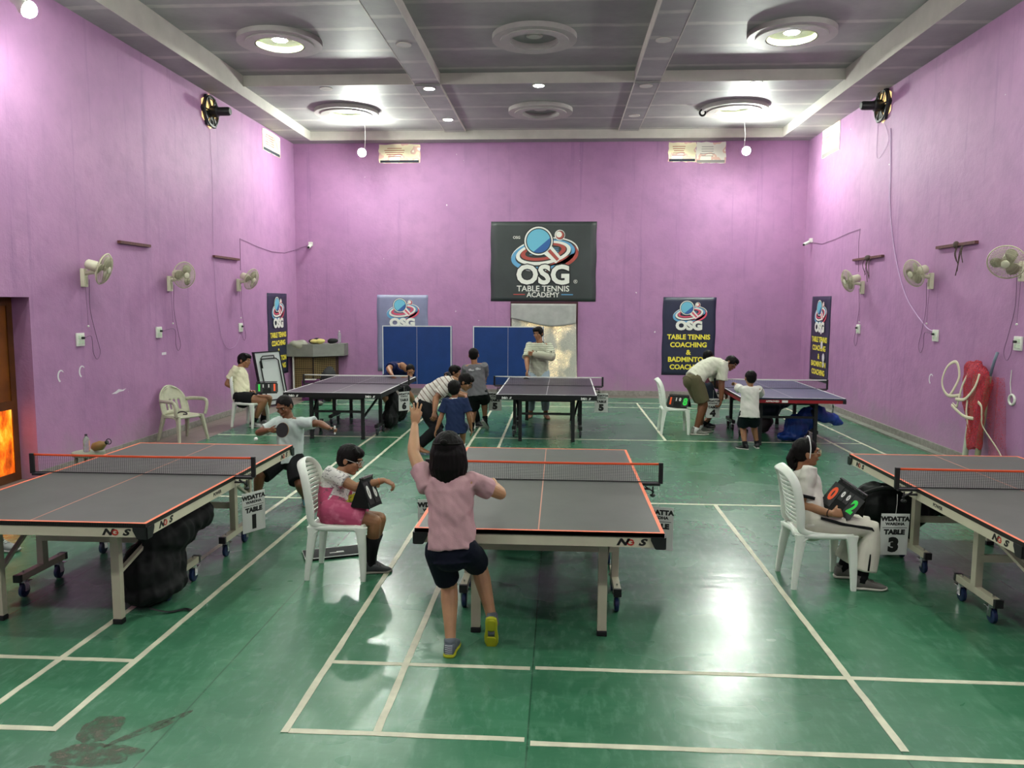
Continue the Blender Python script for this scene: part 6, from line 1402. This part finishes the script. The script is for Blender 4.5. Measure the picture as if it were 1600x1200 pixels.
# --- bending youth
g, J, so, fr = person('youth_bend', 'youth in a cream t-shirt and olive shorts bending beside the red edged table', (.60, -.62, -.45), 'dark', hs=1.02, shirt=cloth_mat('off_white_tee', '#cfcfbe'), shirt_inf=.028, sleeve=.85, hem=-.01, bottom=cloth_mat('olive_shorts', '#5f5a43'), leg_to=.86, legs_flare=.018, hairstyle='full',
    hands={'r': dict(d=(-.3, 0, -1), n=(-1, 0, 0), t=(0, -1, 0), c=.8), 'l': dict(c=.6)}, shoes=(mat('pale_grey_shoe', '#7d7c74', .7), MATS['white_sole'], mat('white_lace', '#b9b8b0', .6)), toes={'l': (1, -.1, 0), 'r': (1, -.15, 0)}, socks=WHITE, sock_h=.12, seed=25, bow=.06, hup=(.55, .1, .75))
# --- small boy in white
person('boy_white', 'small boy in a white t-shirt and dark shorts at the red edged table', (-.1, 1, -.1), 'mid', hs=.98, k=1.0, shirt=cloth_mat('white_tee', '#d2d1c9'), shirt_inf=.026, sleeve=.75, hem=-.17, bottom=cloth_mat('dark_green_black_shorts', '#121a20'), leg_to=.82, legs_flare=.032, hairstyle='short', shoes=(MATS['black_shoe'], MATS['white_rubber_sole'], MATS['black_lace2']), toes={'l': (-.75, .6, 0), 'r': (.1, 1, 0)}, socks=BLK, sock_h=.2, seed=27,
    hands={'l': dict(d=(-.2, 1, .1), c=.6), 'r': dict(d=(-.3, 1, .1), c=.6)})
# --- boy hidden behind the youth
person('boy_behind', 'dark haired boy mostly hidden behind the bending youth, in denim shorts', (.8, .6, -.15), 'mid', hs=1.0, shirt=cloth_mat('maroon_tee', '#4a2230'), bottom=cloth_mat('dark_denim_shorts', '#2c3440'), leg_to=.85, legs_flare=.03, hairstyle='short', shoes=(mat('charcoal_shoe', '#26282c', .6), MATS['white_sole'], MATS['grey_lace2']), toes={'l': (.9, .3, 0), 'r': (.95, -.1, 0)}, socks=BLK, sock_h=.15, seed=29)
# --- player at the left picture edge (one shoe shows)
POSE['edge'] = dict(H=1.70, pelvis=(-5.34, 6.45, .74), neck=(-5.48, 6.45, 1.28), head=(-5.46, 6.45, 1.50), lsh=(-5.47, 6.64, 1.23), lel=(-5.55, 6.72, .95), lwr=(-5.33, 6.70, .86),
    rsh=(-5.47, 6.26, 1.23), rel=(-5.55, 6.18, .95), rwr=(-5.33, 6.20, .86), lhip=(-5.34, 6.54, .74), lan=(-5.62, 6.56, .09), rhip=(-5.34, 6.36, .74), ran=(-4.80, 6.30, .085), knees=((-5.30, 6.55, .36), (-5.03, 6.33, .43)))
person('edge', 'player beyond the left edge, only one grey shoe showing under the table', (1, 0, -.1), 'mid', shirt=cloth_mat('plain_grey_tee', '#77787a'), bottom=BLK, leg_to=.85, hairstyle='short', shoes=(mat('grey_stripe_shoe', '#7c7f7c', .6), MATS['white_rubber_sole'], WHITE), toes={'l': (1, .1, 0), 'r': (1, -.1, 0)}, socks=BLK, sock_h=.15, seed=31, fine=.007, vox=.012)
